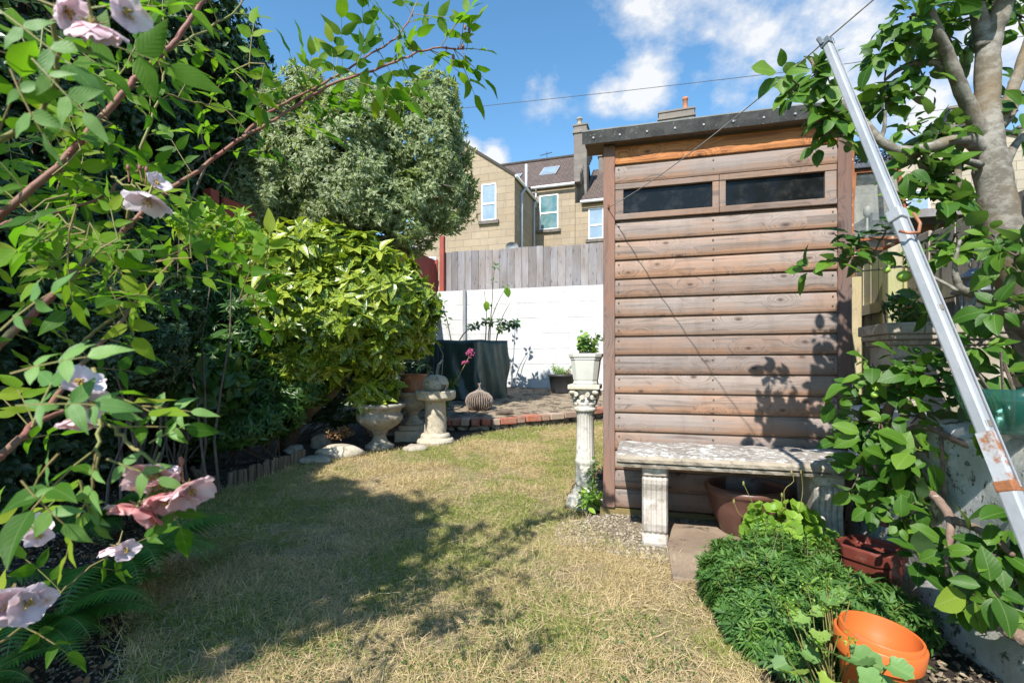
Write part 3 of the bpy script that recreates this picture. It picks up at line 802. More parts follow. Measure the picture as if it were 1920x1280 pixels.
def hwindow(t, Hf, x0, x1, z0, z1, y, mid=.46, inner='pale_blind', sill=True, side=1):
    """frame, glass, curtain and sill on the wall plane y"""
    f = MB(); fw = .065; yy = y - .02
    def b(m, xa, xb, za, zb, ya, yb):
        c = Hf((xa + xb) / 2, (ya + yb) / 2, (za + zb) / 2); m.box(c, (abs(xb - xa), abs(yb - ya), abs(zb - za)), rz=HT)
    b(f, x0, x0 + fw, z0, z1, yy - .03, yy + .03); b(f, x1 - fw, x1, z0, z1, yy - .03, yy + .03)
    b(f, x0 + fw, x1 - fw, z0, z0 + fw, yy - .03, yy + .03); b(f, x0 + fw, x1 - fw, z1 - fw, z1, yy - .03, yy + .03)
    if mid: zm = z0 + (z1 - z0) * mid; b(f, x0 + fw, x1 - fw, zm - .045, zm + .045, yy - .035, yy + .03)
    fo = f.build('window', M['upvc'], t)
    m = MB(); b(m, x0 + fw, x1 - fw, z0 + fw, z1 - fw, yy - .004, yy + .004); m.build('pane', M[inner], fo)
    if sill:
        m = MB(); b(m, x0 - .14, x1 + .14, z0 - .17, z0 - .002, y - .14, y - .002); m.build('sill', M['sill'], fo)
    return fo


for k in ('pale_blind', 'curtain'):
    nt = M[k].node_tree
    for nd in nt.nodes:
        if nd.type == 'BSDF_PRINCIPLED': nd.inputs['Roughness'].default_value = .12; nd.inputs['Specular IOR Level'].default_value = .7


def poly_wall(Hf, pts, y0, y1, name, mat, t):
    """pts (x,z) outline, extruded from y0 to y1"""
    V = [Hf(x, y0, z) for x, z in pts] + [Hf(x, y1, z) for x, z in pts]; n = len(pts)
    F = [tuple(range(n)), tuple(range(n, 2 * n))[::-1]] + [((k + 1) % n, k, n + k, n + (k + 1) % n) for k in range(n)]
    V = [(p[0], p[1], p[2]) for p in V]
    ob = bpy.data.objects
    loc = np.array(Hf(0, y0, 0)); o = make_obj(name, V, F, mat, t)
    return o


def pipe(Hf, pts, r, t, name='downpipe', mat='pipe'):
    mb = MB(); mb.tube([Hf(*p) for p in pts], r, 8); return mb.build(name, M[mat], t, smooth=True)


H1 = house_frame(.13, 24.0)
t = thing('stone_house', 'golden stone house with projecting rear gable, brown tiled roof and tall chimney', 'house', H1(0, 0, 0), HT)
poly_wall(H1, [(-5.7, 0), (0, 0), (0, 10.2), (-2.85, 12.15), (-5.7, 10.2)], 0, 4.0, 'gable_wing', M['ashlar'], t)
poly_wall(H1, [(-6.2, 0), (2.27, 0), (2.27, 10.95), (-6.2, 10.95)], 4.0, 12.0, 'main_wall', M['ashlar'], t)
roof_quad('wing_roof', [H1(.16, -.08, 10.19), H1(.16, 6.5, 10.19), H1(-2.85, 6.5, 12.3), H1(-2.85, -.08, 12.3)], M['tiles'], t)
roof_quad('wing_roof', [H1(-5.86, 6.5, 10.19), H1(-5.86, -.08, 10.19), H1(-2.85, -.08, 12.3), H1(-2.85, 6.5, 12.3)], M['tiles'], t)
mr = roof_quad('main_roof', [H1(-6.3, 3.8, 10.95), H1(2.3, 3.8, 10.95), H1(2.3, 8.3, 14.3), H1(-6.3, 8.3, 14.3)], M['tiles'], t)
roof_quad('back_roof', [H1(2.3, 12.8, 10.95), H1(-6.3, 12.8, 10.95), H1(-6.3, 8.3, 14.3), H1(2.3, 8.3, 14.3)], M['tiles'], t)
mb = MB(); mb.tube([H1(-6.3, 8.3, 14.34), H1(2.3, 8.3, 14.34)], .11, 8); mb.build('ridge_tiles', M['tiles'], t)
# skylights lie in the main roof plane
for (px0, px1, f0, f1) in ((1010, 1042, .34, .62), (955, 972, .30, .50)):
    def rp(x, f, off=.0): return np.array(H1(x, 3.8 + 4.5 * f, 10.95 + 3.35 * f)) + np.array([sin(0) * 0, -.55, .8]) * off

    def xat(px, f):
        r = (px - 960) / FPX; lo, hi = -8, 8
        for _ in range(40):
            m = (lo + hi) / 2; q = rp(m, f)
            if q[0] / q[1] < r: lo = m
            else: hi = m
        return lo
    xa, xb = xat(px0, f0), xat(px1, f0)
    mb = MB(); A = [rp(xa, f0, .10), rp(xb, f0, .10), rp(xb, f1, .10), rp(xa, f1, .10)]; B = [rp(xa, f0, -.02), rp(xb, f0, -.02), rp(xb, f1, -.02), rp(xa, f1, -.02)]
    mb.add(A + B, [(0, 1, 2, 3), (0, 4, 5, 1), (1, 5, 6, 2), (2, 6, 7, 3), (3, 7, 4, 0)]); sk = mb.build('skylight', M['lead'], t)
    e = .1; f_ = (f1 - f0) * .12
    mb = MB(); mb.add([rp(xa + e, f0 + f_, .115), rp(xb - e, f0 + f_, .115), rp(xb - e, f1 - f_, .115), rp(xa + e, f1 - f_, .115)], [(0, 1, 2, 3)]); mb.build('pane', M['pale_blind'], sk)
hwindow(t, H1, -1.757, -.954, 8.06, 9.92, 0)
hwindow(t, H1, -5.1, -4.3, 5.2, 6.45, 0, None)
hwindow(t, H1, .234, 1.326, 8.48, 10.45, 4.0, .48, 'curtain')
pipe(H1, [(.13, -.15, 10.10), (.13, 3.9, 10.10)], .075, t, 'gutter', 'upvc')
pipe(H1, [(-.2, 3.72, 10.85), (2.3, 3.72, 10.85)], .08, t, 'gutter', 'upvc')
pipe(H1, [(.16, 1.5, 11.3), (.16, 1.5, 10.1), (.06, 1.0, 9.6), (.06, 1.0, 5.0)], .075, t)
pipe(H1, [(.14, 3.5, 10.0), (.1, 3.3, 9.8), (.1, 3.3, 5.0)], .05, t)
pipe(H1, [(.03, 3.9, 10.9), (.03, 3.9, 9.8)], .04, t, 'vent_pipe', 'upvc')


def chimney(Hf, x, y, w, d, z0, z1, t, pots=((0, 0),), ph=.45, potmat='sill', name='chimney'):
    mb = MB(); mb.box(Hf(x, y, (z0 + z1) / 2), (w, d, z1 - z0), rz=HT)
    c = bev(mb.build(name, M['chim'], t), .02, 1)
    mb = MB(); mb.box(Hf(x, y, z1 - .35), (w + .14, d + .14, .14), rz=HT); mb.box(Hf(x, y, z1 + .05), (w + .10, d + .10, .12), rz=HT); bev(mb.build('chimney_cap', M['chim'], c), .02, 1)
    for (dx, dy) in pots:
        mb = MB(); p = Hf(x + dx, y + dy, z1 + .1); mb.lathe([(.17, 0), (.145, .1), (.13, ph * .8), (.17, ph * .84), (.17, ph), (.11, ph), (.11, ph - .1), (0.001, ph - .12)], p, 14); mb.build('chimney_pot', M[potmat], c, smooth=True)
    return c


chimney(H1, 2.42, 5.2, .75, .7, 9.5, 14.55, t, ((-.1, 0),), .5, 'stone_grey')
mb = MB()
for k in range(10):
    f = k / 10; mb.box(H1(2.42, 3.95 + 4.35 * (f + .05), 11.1 + 3.35 * (f + .05)), (.34, .62, .62), rz=HT)
bev(mb.build('party_parapet', M['chim'], t), .02, 1)
# roof aerial
mb = MB(); p0 = np.array(H1(-.4, 8.3, 14.3)); mb.tube([p0, p0 + (0, 0, .55)], .02, 6); mb.tube([p0 + (-.45, 0, .3), p0 + (.35, .1, .55)], .02, 6)
for k in range(6): q = p0 + np.array([-.4 + k * .13, k * .015, .32 + k * .04]); mb.tube([q + (0, -.25, -.06), q + (0, .25, .06)], .012, 5)
mb.build('aerial', M['cable'], t)

t = thing('adjoining_house', 'lower stone house with mossy tiled roof partly hidden behind the wooden shed', 'house', H1(4.5, 4.4, 0), HT)
poly_wall(H1, [(2.28, 0), (10, 0), (10, 9.85), (2.28, 9.85)], 4.06, 11.9, 'wall', M['ashlar'], t)
roof_quad('roof', [H1(2.62, 3.8, 9.85), H1(10, 3.8, 9.85), H1(10, 8.6, 13.4), H1(2.62, 8.6, 13.4)], M['tiles'], t)
hwindow(t, H1, 3.02, 3.85, 7.75, 9.45, 4.06, .45)
pipe(H1, [(2.62, 3.72, 9.78), (6, 3.72, 9.78)], .08, t, 'gutter', 'upvc')
chimney(H1, 3.35, 8.2, .6, .6, 12, 14.3, t, ())
c = H1(7.25, 4.9, 0)
chimney(H1, 7.7, 7.6, 2.0, .6, 12, 15.75, t, ((.5, 0),), .75, 'terracotta', 'chimney')

HR = house_frame(15.0, 20.0)
t = thing('gabled_house', 'pale stone gable house beyond the fence behind the apple tree', 'house', HR(0, 0, 0), HT)
poly_wall(HR, [(-1.2, 0), (7.6, 0), (7.6, 8.6), (3.0, 10.25), (-1.2, 8.75)], 0, 8, 'gable_wall', M['ashlar_grey'], t)
roof_quad('roof', [HR(-1.4, 8.3, 8.68), HR(-1.4, -.1, 8.68), HR(3.0, -.1, 10.35), HR(3.0, 8.3, 10.35)], M['slates'], t)
roof_quad('roof', [HR(7.8, -.1, 8.5), HR(7.8, 8.3, 8.5), HR(3.0, 8.3, 10.35), HR(3.0, -.1, 10.35)], M['slates'], t)
hwindow(t, HR, 1.04, 1.86, 6.2, 7.88, 0, None)
hwindow(t, HR, 5.0, 5.9, 6.6, 8.3, 0, None)
chimney(HR, 2.95, .6, .55, .6, 9.6, 11.1, t, ())
chimney(HR, 5.15, .6, .6, .6, 8.9, 10.0, t, ())

t = thing('slate_house', 'far grey slated roof just right of the shed behind the glass lantern', 'house', at(1620, 600, 26), HT)
HS = house_frame(*at(1560, 600, 27)[:2])
poly_wall(HS, [(-4, 0), (8, 0), (8, 10.2), (-4, 10.2)], 0, 8, 'wall', M['ashlar_grey'], t)
roof_quad('roof', [HS(-4.2, -.2, 10.2), HS(8.2, -.2, 10.2), HS(8.2, 3.6, 12.2), HS(-4.2, 3.6, 12.2)], M['slates'], t)

# overhead wires
for (lab, pts, r) in (('thin telephone wire crossing the sky above the chimneys', [at(840, 206, 17), at(1150, 173, 15.5), at(1460, 137, 14), at(1601, 118, 13.4), at(2100, 40, 12)], .009),
                      ('short thin telephone wire below the higher one at the right', [at(1600, 226, 19), at(1767, 206, 17), at(2000, 172, 15)], .009)):
    mb = MB(); mb.tube(pts, r, 5); o = mb.build('overhead_wire', M['cable'], None, origin=pts[0]); tag(o, lab, 'wire', 'overhead telephone wires')
# satellite dish above the fence
t = thing('satellite_dish', 'grey satellite dish peeping over the grey board fence', 'dish', at(960, 470, 13))
mb = MB(); c = at(960, 463, 13); V = [c + np.array([0, .05, 0])]; F = []
for i in range(1, 5):
    for k in range(16): a = k * pi / 8; V.append(c + np.array([.17 * i / 4 * cos(a), .05 - .08 * (i / 4) ** 2, .13 * i / 4 * sin(a)]))
for k in range(16): F.append((0, 1 + k, 1 + (k + 1) % 16))
for i in range(3):
    for k in range(16): F.append((1 + i * 16 + k, 1 + (i + 1) * 16 + k, 1 + (i + 1) * 16 + (k + 1) % 16, 1 + i * 16 + (k + 1) % 16))
mb.add(V, F); mb.build('reflector', M['lead'], t, smooth=True)
mb = MB(); mb.tube([c + (0, .04, -.1), c + (0, .1, -.8), c + (0, .1, -3.3)], .03, 6); mb.build('mast', M['lead'], t)

# ================================================================== SHED
SU, SV = -.217, 2.893
t = shed = thing('garden_shed', 'tall narrow wooden shed with log-lap boards and two dark slit windows', 'shed', UVW(SU, SV, 0), TH)
Wd, Dp, HF, HB = 1.267, 1.9, 2.17, 2.02
mb = MB(); z = .0615; BH = .1105; k = 0
prof = [(.0, -.006), (.03, -.0145), (.14, -.0185), (.38, -.021), (.62, -.019), (.83, -.013), (.925, -.007), (.945, .006), (1.0, .006)]
xl, xr = .067, 1.202
while z < 2.16:
    top = min(z + BH, 2.168); mb.cr = random.random(); w0, w1, t0, t1 = [random.uniform(-.0016, .0016) for _ in range(4)]
    if not (z > 1.73 - .03 and top < 1.96):
        shelter = 1.0 if z > 2.03 else (.0)
        V = []; UVs = []
        for (f, y) in prof:
            zz = z + BH * f
            if zz > 2.17: zz = 2.17
            V += [(xl, y + t0, min(zz + w0, 2.17)), (xr, y + t1, min(zz + w1, 2.17))]; UVs.append(f)
        F = []; uu = []
        for i in range(len(prof) - 1):
            F.append((2 * i, 2 * i + 1, 2 * i + 3, 2 * i + 2)); uu.append([(shelter, UVs[i])] * 2 + [(shelter, UVs[i + 1])] * 2)
        mb.add(V, F, uu)
    z += BH; k += 1
o = mb.build('front_cladding', M['cladding'], t, local=True)
# solid body behind the boards: side walls, back
mb = MB(); mb.add([(0, .02, .06), (Wd, .02, .06), (Wd, Dp, .06), (0, Dp, .06), (0, .02, HF), (Wd, .02, HF), (Wd, Dp, HB), (0, Dp, HB)],
                  [(1, 2, 6, 5), (2, 3, 7, 6), (3, 0, 4, 7), (0, 3, 2, 1)]); mb.build('side_wall', M['trim_h'], t, local=True)
mb = MB(); mb.b2((xl, .002, .06), (xr, .016, 1.725)); mb.b2((xl, .002, 1.955), (xr, .016, 2.17)); mb.build('inner_frame', M['trim_h'], t, local=True)
# interior back, dark, seen through the glass
for (x0, x1) in ((0.0, .067), (1.202, 1.267)):
    mb = MB(); mb.cr = random.random(); mb.b2((x0, -.028, .06), (x1, .03, 2.165)); bev(mb.build('corner_trim', M['trim'], t, local=True), .004)
# window frames
zb, zt = 1.715, 1.935
px2 = lambda u: u - SU
for nm, x0, x1 in (('window', px2(-.149), px2(.413)), ('window', px2(.415), px2(.984))):
    a0, a1 = (px2(-.102), px2(.379)) if x0 < .3 else (px2(.448), px2(.93))
    mb = MB()
    for bx in (((x0, -.016, 1.762), (a0, .02, 1.905)), ((a1, -.016, 1.762), (x1, .02, 1.905)), ((x0, -.020, 1.905), (x1, .02, 1.937)), ((x0, -.024, 1.728), (x1, .02, 1.762))):
        mb.cr = random.random(); mb.b2(*bx)
    w = bev(mb.build(nm, M['trim_h'], t, local=True), .003)
    mb = MB(); mb.b2((a0 - .005, .004, 1.757), (a1 + .005, .007, 1.91)); mb.build('pane', M['glass_dark'], w, local=True)
# nails
mb = MB(); z = .0615
while z < 2.05:
    if not (1.68 < z < 1.93):
        for x in (xl + .022, .60, xr - .02):
            for dz in (.032, .082):
                mb.tube([(x + random.uniform(-.004, .004), -.0165, z + dz), (x, -.0225, z + dz)], .0045, 6)
    z += BH
mb.build('nail_heads', M['sill'], t, local=True)
# roof
mb = MB(); mb.add([(-.10, -.075, 2.175), (Wd + .10, -.075, 2.175), (Wd + .10, .09, 2.163), (-.10, .09, 2.163), (-.10, -.075, 2.215), (Wd + .10, -.075, 2.215), (Wd + .10, .09, 2.203), (-.10, .09, 2.203)],
                  [(0, 3, 2, 1), (4, 5, 6, 7), (0, 1, 5, 4), (1, 2, 6, 5), (2, 3, 7, 6), (3, 0, 4, 7)])
mb.add([(-.015, .092, 2.163), (Wd + .03, .092, 2.163), (Wd + .03, Dp + .08, 2.0), (-.015, Dp + .08, 2.0), (-.015, .092, 2.203), (Wd + .03, .092, 2.203), (Wd + .03, Dp + .08, 2.06), (-.015, Dp + .08, 2.06)],
                  [(0, 3, 2, 1), (4, 5, 6, 7), (0, 1, 5, 4), (1, 2, 6, 5), (2, 3, 7, 6), (3, 0, 4, 7)])
rf = mb.build('roof', M['trim_h'], t, local=True)
mb = MB(); n = 40
for i in range(n):
    x0 = -.115 + (Wd + .23) * i / n; x1 = -.115 + (Wd + .23) * (i + 1) / n
    d0 = .0016 * sin(i * .7) + .0008 * sin(i * 3.1); d1 = .0016 * sin((i + 1) * .7) + .0008 * sin((i + 1) * 3.1)
    P = []
    for x, d in ((x0, d0), (x1, d1)): P += [(x, -.088 + d, 2.158 + d), (x, -.090 + d * .5, 2.228), (x, -.076, 2.238), (x, .0, 2.234), (min(max(x, -.02), Wd + .035) if False else x, .10, 2.215)]
    mb.add(P, [(k, k + 5, k + 6, k + 1) for k in range(4)])
mb.add([(-.022, .098, 2.217), (Wd + .035, .098, 2.217), (Wd + .035, Dp + .10, 2.075), (-.022, Dp + .10, 2.075)], [(0, 1, 2, 3)])
rfelt = mb.build('felt', M['felt'], rf, local=True)
mb = MB(); mb.tube([(-.115, -.086, 2.233), (Wd + .115, -.086, 2.233)], .006, 6); mb.build('felt_fold', M['felt_top'], rf, local=True)
mb = MB()
for i in range(10): x = -.05 + i * .148; mb.tube([(x, -.088, 2.19), (x, -.094, 2.19)], .006, 8)
mb.build('clout_nails', M['lead'], rf, local=True)
mb = MB(); mb.b2((-.02, -.012, .0), (Wd, .05, .055)); bev(mb.build('bearer', M['bearer'], t, local=True), .004)
mb = MB(); mb.b2((Wd + .003, .0, 1.35), (Wd + .02, .05, 2.05)); mb.build('hinge_plate', M['rust'], t, local=True)
# ================================================================== GARDEN OBJECTS
# ---- stone bench
t = thing('stone_bench', 'lichened cast stone bench with scrolled supports standing against the wooden shed', 'bench', UVW(.44, 2.6, 0), TH)
# slab: local x = u-.44, y = v-2.6
n = 48; V = []; F = []
prof = [(-.20, .398), (-.205, .412), (-.190, .416), (-.192, .420), (-.213, .424), (-.216, .440), (-.208, .455), (-.19, .462), (0, .463), (.19, .462), (.2, .455), (.2, .398)]
for i in range(n + 1):
    x = -.558 + 1.116 * i / n; e = 1 - .03 * max(0, abs(2 * i / n - 1) - .985) / .015
    for (y, z) in prof:
        V.append((x, y * e + .0025 * sin(i * 1.7 + z * 90), z + .0025 * sin(i * .9) * (1 if z > .44 else 0)))
m = len(prof)
for i in range(n):
    for k in range(m): F.append((i * m + k, i * m + (k + 1) % m, (i + 1) * m + (k + 1) % m, (i + 1) * m + k)[::-1])
F.append(tuple(range(m))); F.append(tuple(n * m + k for k in range(m))[::-1])
mb = MB(); mb.add(V, F); so = mb.build('seat', M['stone_bench'], t, local=True)
so.data.materials.append(M['stone_edge'])
for p in so.data.polygons:
    c = p.center
    if c.z < .452 and abs(p.normal.z) < .75: p.material_index = 1
for xc in (-.377, .370):
    # scroll profile in (y,z); fluted across x
    Pf = [(-.165, .0), (-.170, .03), (-.165, .058), (-.150, .068), (-.163, .085), (-.168, .12), (-.155, .18), (-.150, .23), (-.158, .28), (-.172, .315), (-.172, .335), (-.155, .348), (-.160, .352), (-.168, .358), (-.168, .396)]
    Pb = [(.165, .396), (.165, .35), (.12, .30), (.10, .2), (.12, .1), (.16, .05), (.16, .0)]
    nx = 25; V = []; F = []; P = Pf + Pb; m = len(P); hw = .061
    for i in range(nx):
        q = i / (nx - 1) * 2 - 1; x = xc + hw * q
        for (y, z) in P:
            fl = .009 * (1 - abs(cos(q * pi * 2.5)) ** .8) if .06 < z < .35 else 0
            e = .010 * max(0, abs(q) - .86) / .14
            V.append((x, y * (1 - e * 4) + (fl if y < 0 else 0) + (e if y < 0 else -e), z))
    for i in range(nx - 1):
        for k in range(m): F.append((i * m + k, (i + 1) * m + k, (i + 1) * m + (k + 1) % m, i * m + (k + 1) % m))
    F.append(tuple(range(m))); F.append(tuple((nx - 1) * m + k for k in range(m))[::-1])
    mb = MB(); mb.add(V, F)
    mb.build('leg', M['stone_leg'], t, local=True)

# ---- glazed pot under the bench
c = np.array(UVW(.52, 2.72, .01))
t = thing('glazed_pot', 'large empty brown glazed pot under the stone bench', 'pot', c)
mb = MB(); mb.lathe([(.105, 0), (.12, .02), (.155, .10), (.178, .17), (.183, .215), (.190, .225), (.200, .235), (.200, .255), (.190, .262), (.176, .262), (.172, .24), (.165, .17), (.14, .08), (.1, .04), (.001, .04)], c, 40)
mb.build('body', M['brown_glaze'], t, smooth=True)
mb = MB(); mb.lathe([(.001, .07), (.14, .075)], c, 24); mb.build('soil', M['compost'], t)

# ---- column pedestal
c = g(1097, 955); c[1] += .06; c[0] += .01
t = thing('column_pedestal', 'fluted classical garden column with carved capital carrying a white planter', 'pedestal', c)
mb = MB()
mb.lathe([(.118, 0), (.118, .03), (.108, .035), (.112, .05), (.108, .065), (.092, .072), (.082, .088), (.084, .10), (.074, .108), (.066, .12), (.064, .135), (.001, .135)], c, 40)
mb.build('base', M['stone_col'], t, smooth=True)
fl = lambda r, z, a: r * (1 - .10 * (abs(cos(a * 9)) ** .8) * (1 if z > .30 else .35))
mb = MB(); mb.lathe([(.062, .13), (.062, .16), (.060, .27), (.066, .278), (.066, .290), (.060, .30), (.057, .31), (.055, .42), (.053, .58), (.056, .585), (.056, .60), (.001, .60)], c, 72, fl)
mb.build('shaft', M['stone_col'], t, smooth=True)
mb = MB()      # shield relief low on the shaft
for (dx, dz, r) in ((0, .235, .030), (-.016, .250, .018), (.016, .250, .018), (0, .210, .02), (0, .19, .012)):
    V, F = lumpy((c[0] - .01 + dx, c[1] - .052, c[2] + dz), (r, .014, r * .9), seed=int(dz * 1000), sub=2, amp=.1); mb.add(V, F)
mb.build('relief', M['stone_col'], t, smooth=True)
mb = MB()
mb.lathe([(.056, .595), (.066, .60), (.072, .612), (.066, .624), (.060, .63), (.070, .640), (.072, .652), (.060, .66), (.056, .68), (.066, .715), (.080, .735), (.001, .735)], c, 40)
for row, (z0, r0, rr, nn) in enumerate(((.665, .062, .022, 8), (.692, .072, .022, 8), (.712, .086, .021, 8))):
    for k in range(nn):
        a = 2 * pi * (k + .5 * (row % 2)) / nn
        pts = [np.array([c[0] + (r0 + rr * .55 * q) * cos(a), c[1] + (r0 + rr * .55 * q) * sin(a), c[2] + z0 - .012 + .022 * q - .012 * q * q]) for q in (0, .5, 1, 1.3)]
        mb.tube(pts, [.012, .015, .014, .007], 8)
for k in range(4):
    a = pi / 4 + k * pi / 2 + TH
    q = np.array([c[0] + .098 * cos(a), c[1] + .098 * sin(a), c[2] + .722]); V, F = lumpy(q, (.022, .022, .018), seed=k, sub=2, amp=.12); mb.add(V, F)
mb.build('capital', M['stone_col'], t, smooth=True)
mb = MB(); mb.box((c[0], c[1], c[2] + .752), (.195, .195, .03), rz=TH); bev(mb.build('abacus', M['stone_col'], t), .006)
colc = c
# ---- white planter
c = colc + np.array([.005, 0, .768]); t = thing('white_planter', 'square off-white planter on top of the classical column', 'planter', c, TH)


def sq_pot(mb, c, levels, rz):
    """levels (halfwidth,z) closed profile, 4-sided with small corner rounding"""
    V = []; F = []; n = 16
    for (r, z) in levels:
        for k in range(n):
            a = 2 * pi * (k + .5) / n; q = max(abs(cos(a)), abs(sin(a))); e = r / q * (1 - .05 * (1 if q < .8 else 0))
            x, y = e * cos(a), e * sin(a); V.append((c[0] + x * cos(rz) - y * sin(rz), c[1] + x * sin(rz) + y * cos(rz), c[2] + z))
    for i in range(len(levels) - 1):
        for k in range(n): F.append((i * n + k, i * n + (k + 1) % n, (i + 1) * n + (k + 1) % n, (i + 1) * n + k))
    F.append(tuple(range(n))[::-1]); F.append(tuple((len(levels) - 1) * n + k for k in range(n)))
    mb.add(V, F)


mb = MB(); sq_pot(mb, c, [(.070, 0), (.073, .002), (.073, .014), (.069, .018), (.071, .026), (.073, .03), (.088, .150), (.093, .154), (.091, .162), (.099, .168), (.101, .18), (.101, .188), (.092, .19), (.088, .17), (.001, .165)], TH)
mb.build('body', M['white_pot'], t)
mb = MB(); sq_pot(mb, c, [(.087, .170), (.087, .176)], TH); mb.build('soil', M['compost'], t)
wpc = c
# ---- black planter
c = g(1055, 737, patio_z) + np.array([0, .12, 0]); t = thing('black_planter', 'low black pot of straggly green stems beside the white wall', 'planter', c)
mb = MB(); mb.lathe([(.17, 0), (.175, .02), (.21, .26), (.225, .265), (.225, .30), (.212, .30), (.205, .26), (.001, .25)], c, 36); mb.build('body', M['black_pot'], t, smooth=True)
mb = MB(); mb.lathe([(.001, .262), (.206, .262)], c, 24); mb.build('soil', M['compost'], t)
bpc = c

# ---- bird bath
c = g(812, 836) + np.array([0, .15, 0])
t = thing('bird_bath', 'round stone bird bath on a textured pillar at the lawn edge', 'bird bath', c)
mb = MB(); mb.lathe([(.185, 0), (.19, .03), (.178, .055), (.150, .062), (.148, .09), (.138, .105), (.12, .112), (.001, .112)], c, 40); bev(mb.build('base', M['stone_bath'], t, smooth=False), .004)
def flb(r, z, a): return r * (1 + .035 * sin(a * 5 + z * 30) * sin(z * 55 + a * 2) + .02 * sin(a * 11 + z * 80))
mb = MB(); mb.lathe([(.112, .10)] + [(.112 - .012 * k / 24, .11 + .33 * k / 24) for k in range(25)] + [(.001, .44)], c, 56, flb); mb.build('pillar', M['stone_bath'], t, smooth=True)
mb = MB(); mb.lathe([(.10, .435), (.17, .445), (.198, .46), (.205, .475), (.205, .53), (.198, .54), (.17, .54), (.15, .515), (.001, .50)], c, 48); bev(mb.build('basin', M['stone_bath'], t), .004)
# cabbage-like stone on it
c2 = c + np.array([0, 0, .60])
t = thing('leafy_stone', 'stone cabbage shaped like folded leaves resting in the bird bath', 'ornament', c2 - np.array([0, 0, .09]))
V, F = lumpy(c2, (.115, .10, .088), seed=5, sub=3, amp=.10); mb = MB(); mb.add(V, F); mb.build('core', M['stone_bath'], t, smooth=True)
mb = MB()
for k in range(9):
    a = k * 2.4; el = -.3 + .16 * k; nrm = np.array([cos(a) * cos(el), sin(a) * cos(el), sin(el)]); rad = np.array([.118, .105, .09])
    s1 = norm(np.cross(nrm, [0, 0, 1.0])); s2 = np.cross(nrm, s1); V = []
    for i in range(6):
        for j in range(6):
            x, y = (i / 5 - .5) * 1.1, (j / 5 - .5) * 1.1; d = norm(nrm + s1 * x + s2 * y); lift = 1.02 + .10 * (max(abs(x), abs(y)) / .55) ** 2 + .02 * sin(i * 2 + j)
            V.append(c2 + d * rad * lift)
    F = [(i * 6 + j, i * 6 + j + 1, (i + 1) * 6 + j + 1, (i + 1) * 6 + j) for i in range(5) for j in range(5)]
    mb.add(V, F)
mb.build('leaf_folds', M['stone_bath'], t, smooth=True).modifiers.new('solid', 'SOLIDIFY').thickness = .008


# ---- urns
def urn(c, s, label, soil=True):
    t = thing('stone_urn', label, 'urn', c, group='stone urns at the lawn edge')
    def f(r, z, a): return r * (1 + (.035 * abs(sin(a * 9)) if .20 * s < z < .325 * s else 0))
    mb = MB(); mb.lathe([(p * s, q * s) for p, q in [(.135, 0), (.135, .035), (.115, .045), (.075, .075), (.058, .12), (.062, .145), (.075, .15), (.072, .165), (.12, .195), (.175, .235), (.205, .28), (.212, .315), (.195, .335), (.19, .35), (.205, .38), (.235, .40), (.24, .425), (.225, .432), (.205, .41), (.18, .36), (.001, .35)]], c, 72, f)
    mb.build('bowl', M['stone_grey'], t, smooth=True)
    if soil:
        mb = MB(); mb.lathe([(.001, .385 * s), (.195 * s, .38 * s)], c, 24); mb.build('soil', M['compost'], t)
    return t


cu = g(705, 845) + np.array([0, .13, 0]); urn(cu, 1.02, 'wide fluted stone urn at the lawn edge under the spotted laurel')
cu2 = g(752, 838) + np.array([.03, .42, 0])
t = thing('stone_plinth', 'square stone plinth under the second urn, behind the bird bath', 'plinth', cu2)
mb = MB(); mb.box(cu2 + (0, 0, .06), (.34, .34, .12), rz=.1); mb.box(cu2 + (0, 0, .145), (.27, .27, .05), rz=.1); bev(mb.build('blocks', M['stone_grey'], t), .008)
ur2 = urn(cu2 + np.array([0, 0, .17]), .80, 'smaller stone urn on a plinth between the wide urn and the bird bath', False)
ct = cu2 + np.array([.01, 0, .17 + .30])
t = thing('terracotta_pot', 'plain terracotta pot sitting on the smaller stone urn', 'pot', ct)
mb = MB(); mb.lathe([(.10, 0), (.12, .03), (.138, .10), (.135, .16), (.128, .20), (.136, .21), (.138, .235), (.122, .235), (.118, .19), (.001, .18)], ct, 36); mb.build('body', M['terracotta'], t, smooth=True)

# ---- edging stones
for i, (px, py, w, h, lab, mt) in enumerate(((632, 862, .20, .085, 'buff boulder between the log edging and the wide urn', 'stone_bath'), (585, 872, .15, .045, 'flat mossy stone at the right end of the log edging', 'stone_grey'),
                                     (597, 842, .10, .10, 'upright heart shaped grey stone behind the flat mossy stone', 'stone_grey'), (545, 852, .085, .055, 'pale round stone behind the log edging', 'stone_col'),
                                     (775, 850, .11, .05, 'low grey stone at the foot of the bird bath', 'stone_grey'))):
    c = g(px, py) + np.array([0, .08, h * .6]); V, F = lumpy(c, (w, .11 if w > .12 else .08, h), seed=20 + i, sub=3, amp=.13)
    V = [(x, y, min(z, c[2] + h * .78)) for x, y, z in V]
    mb = MB(); mb.add(V, F); o = mb.build('edging_stone', M[mt], None, origin=(c[0], c[1], c[2] - h * .6), smooth=True); tag(o, lab, 'stone', 'stones along the left bed')

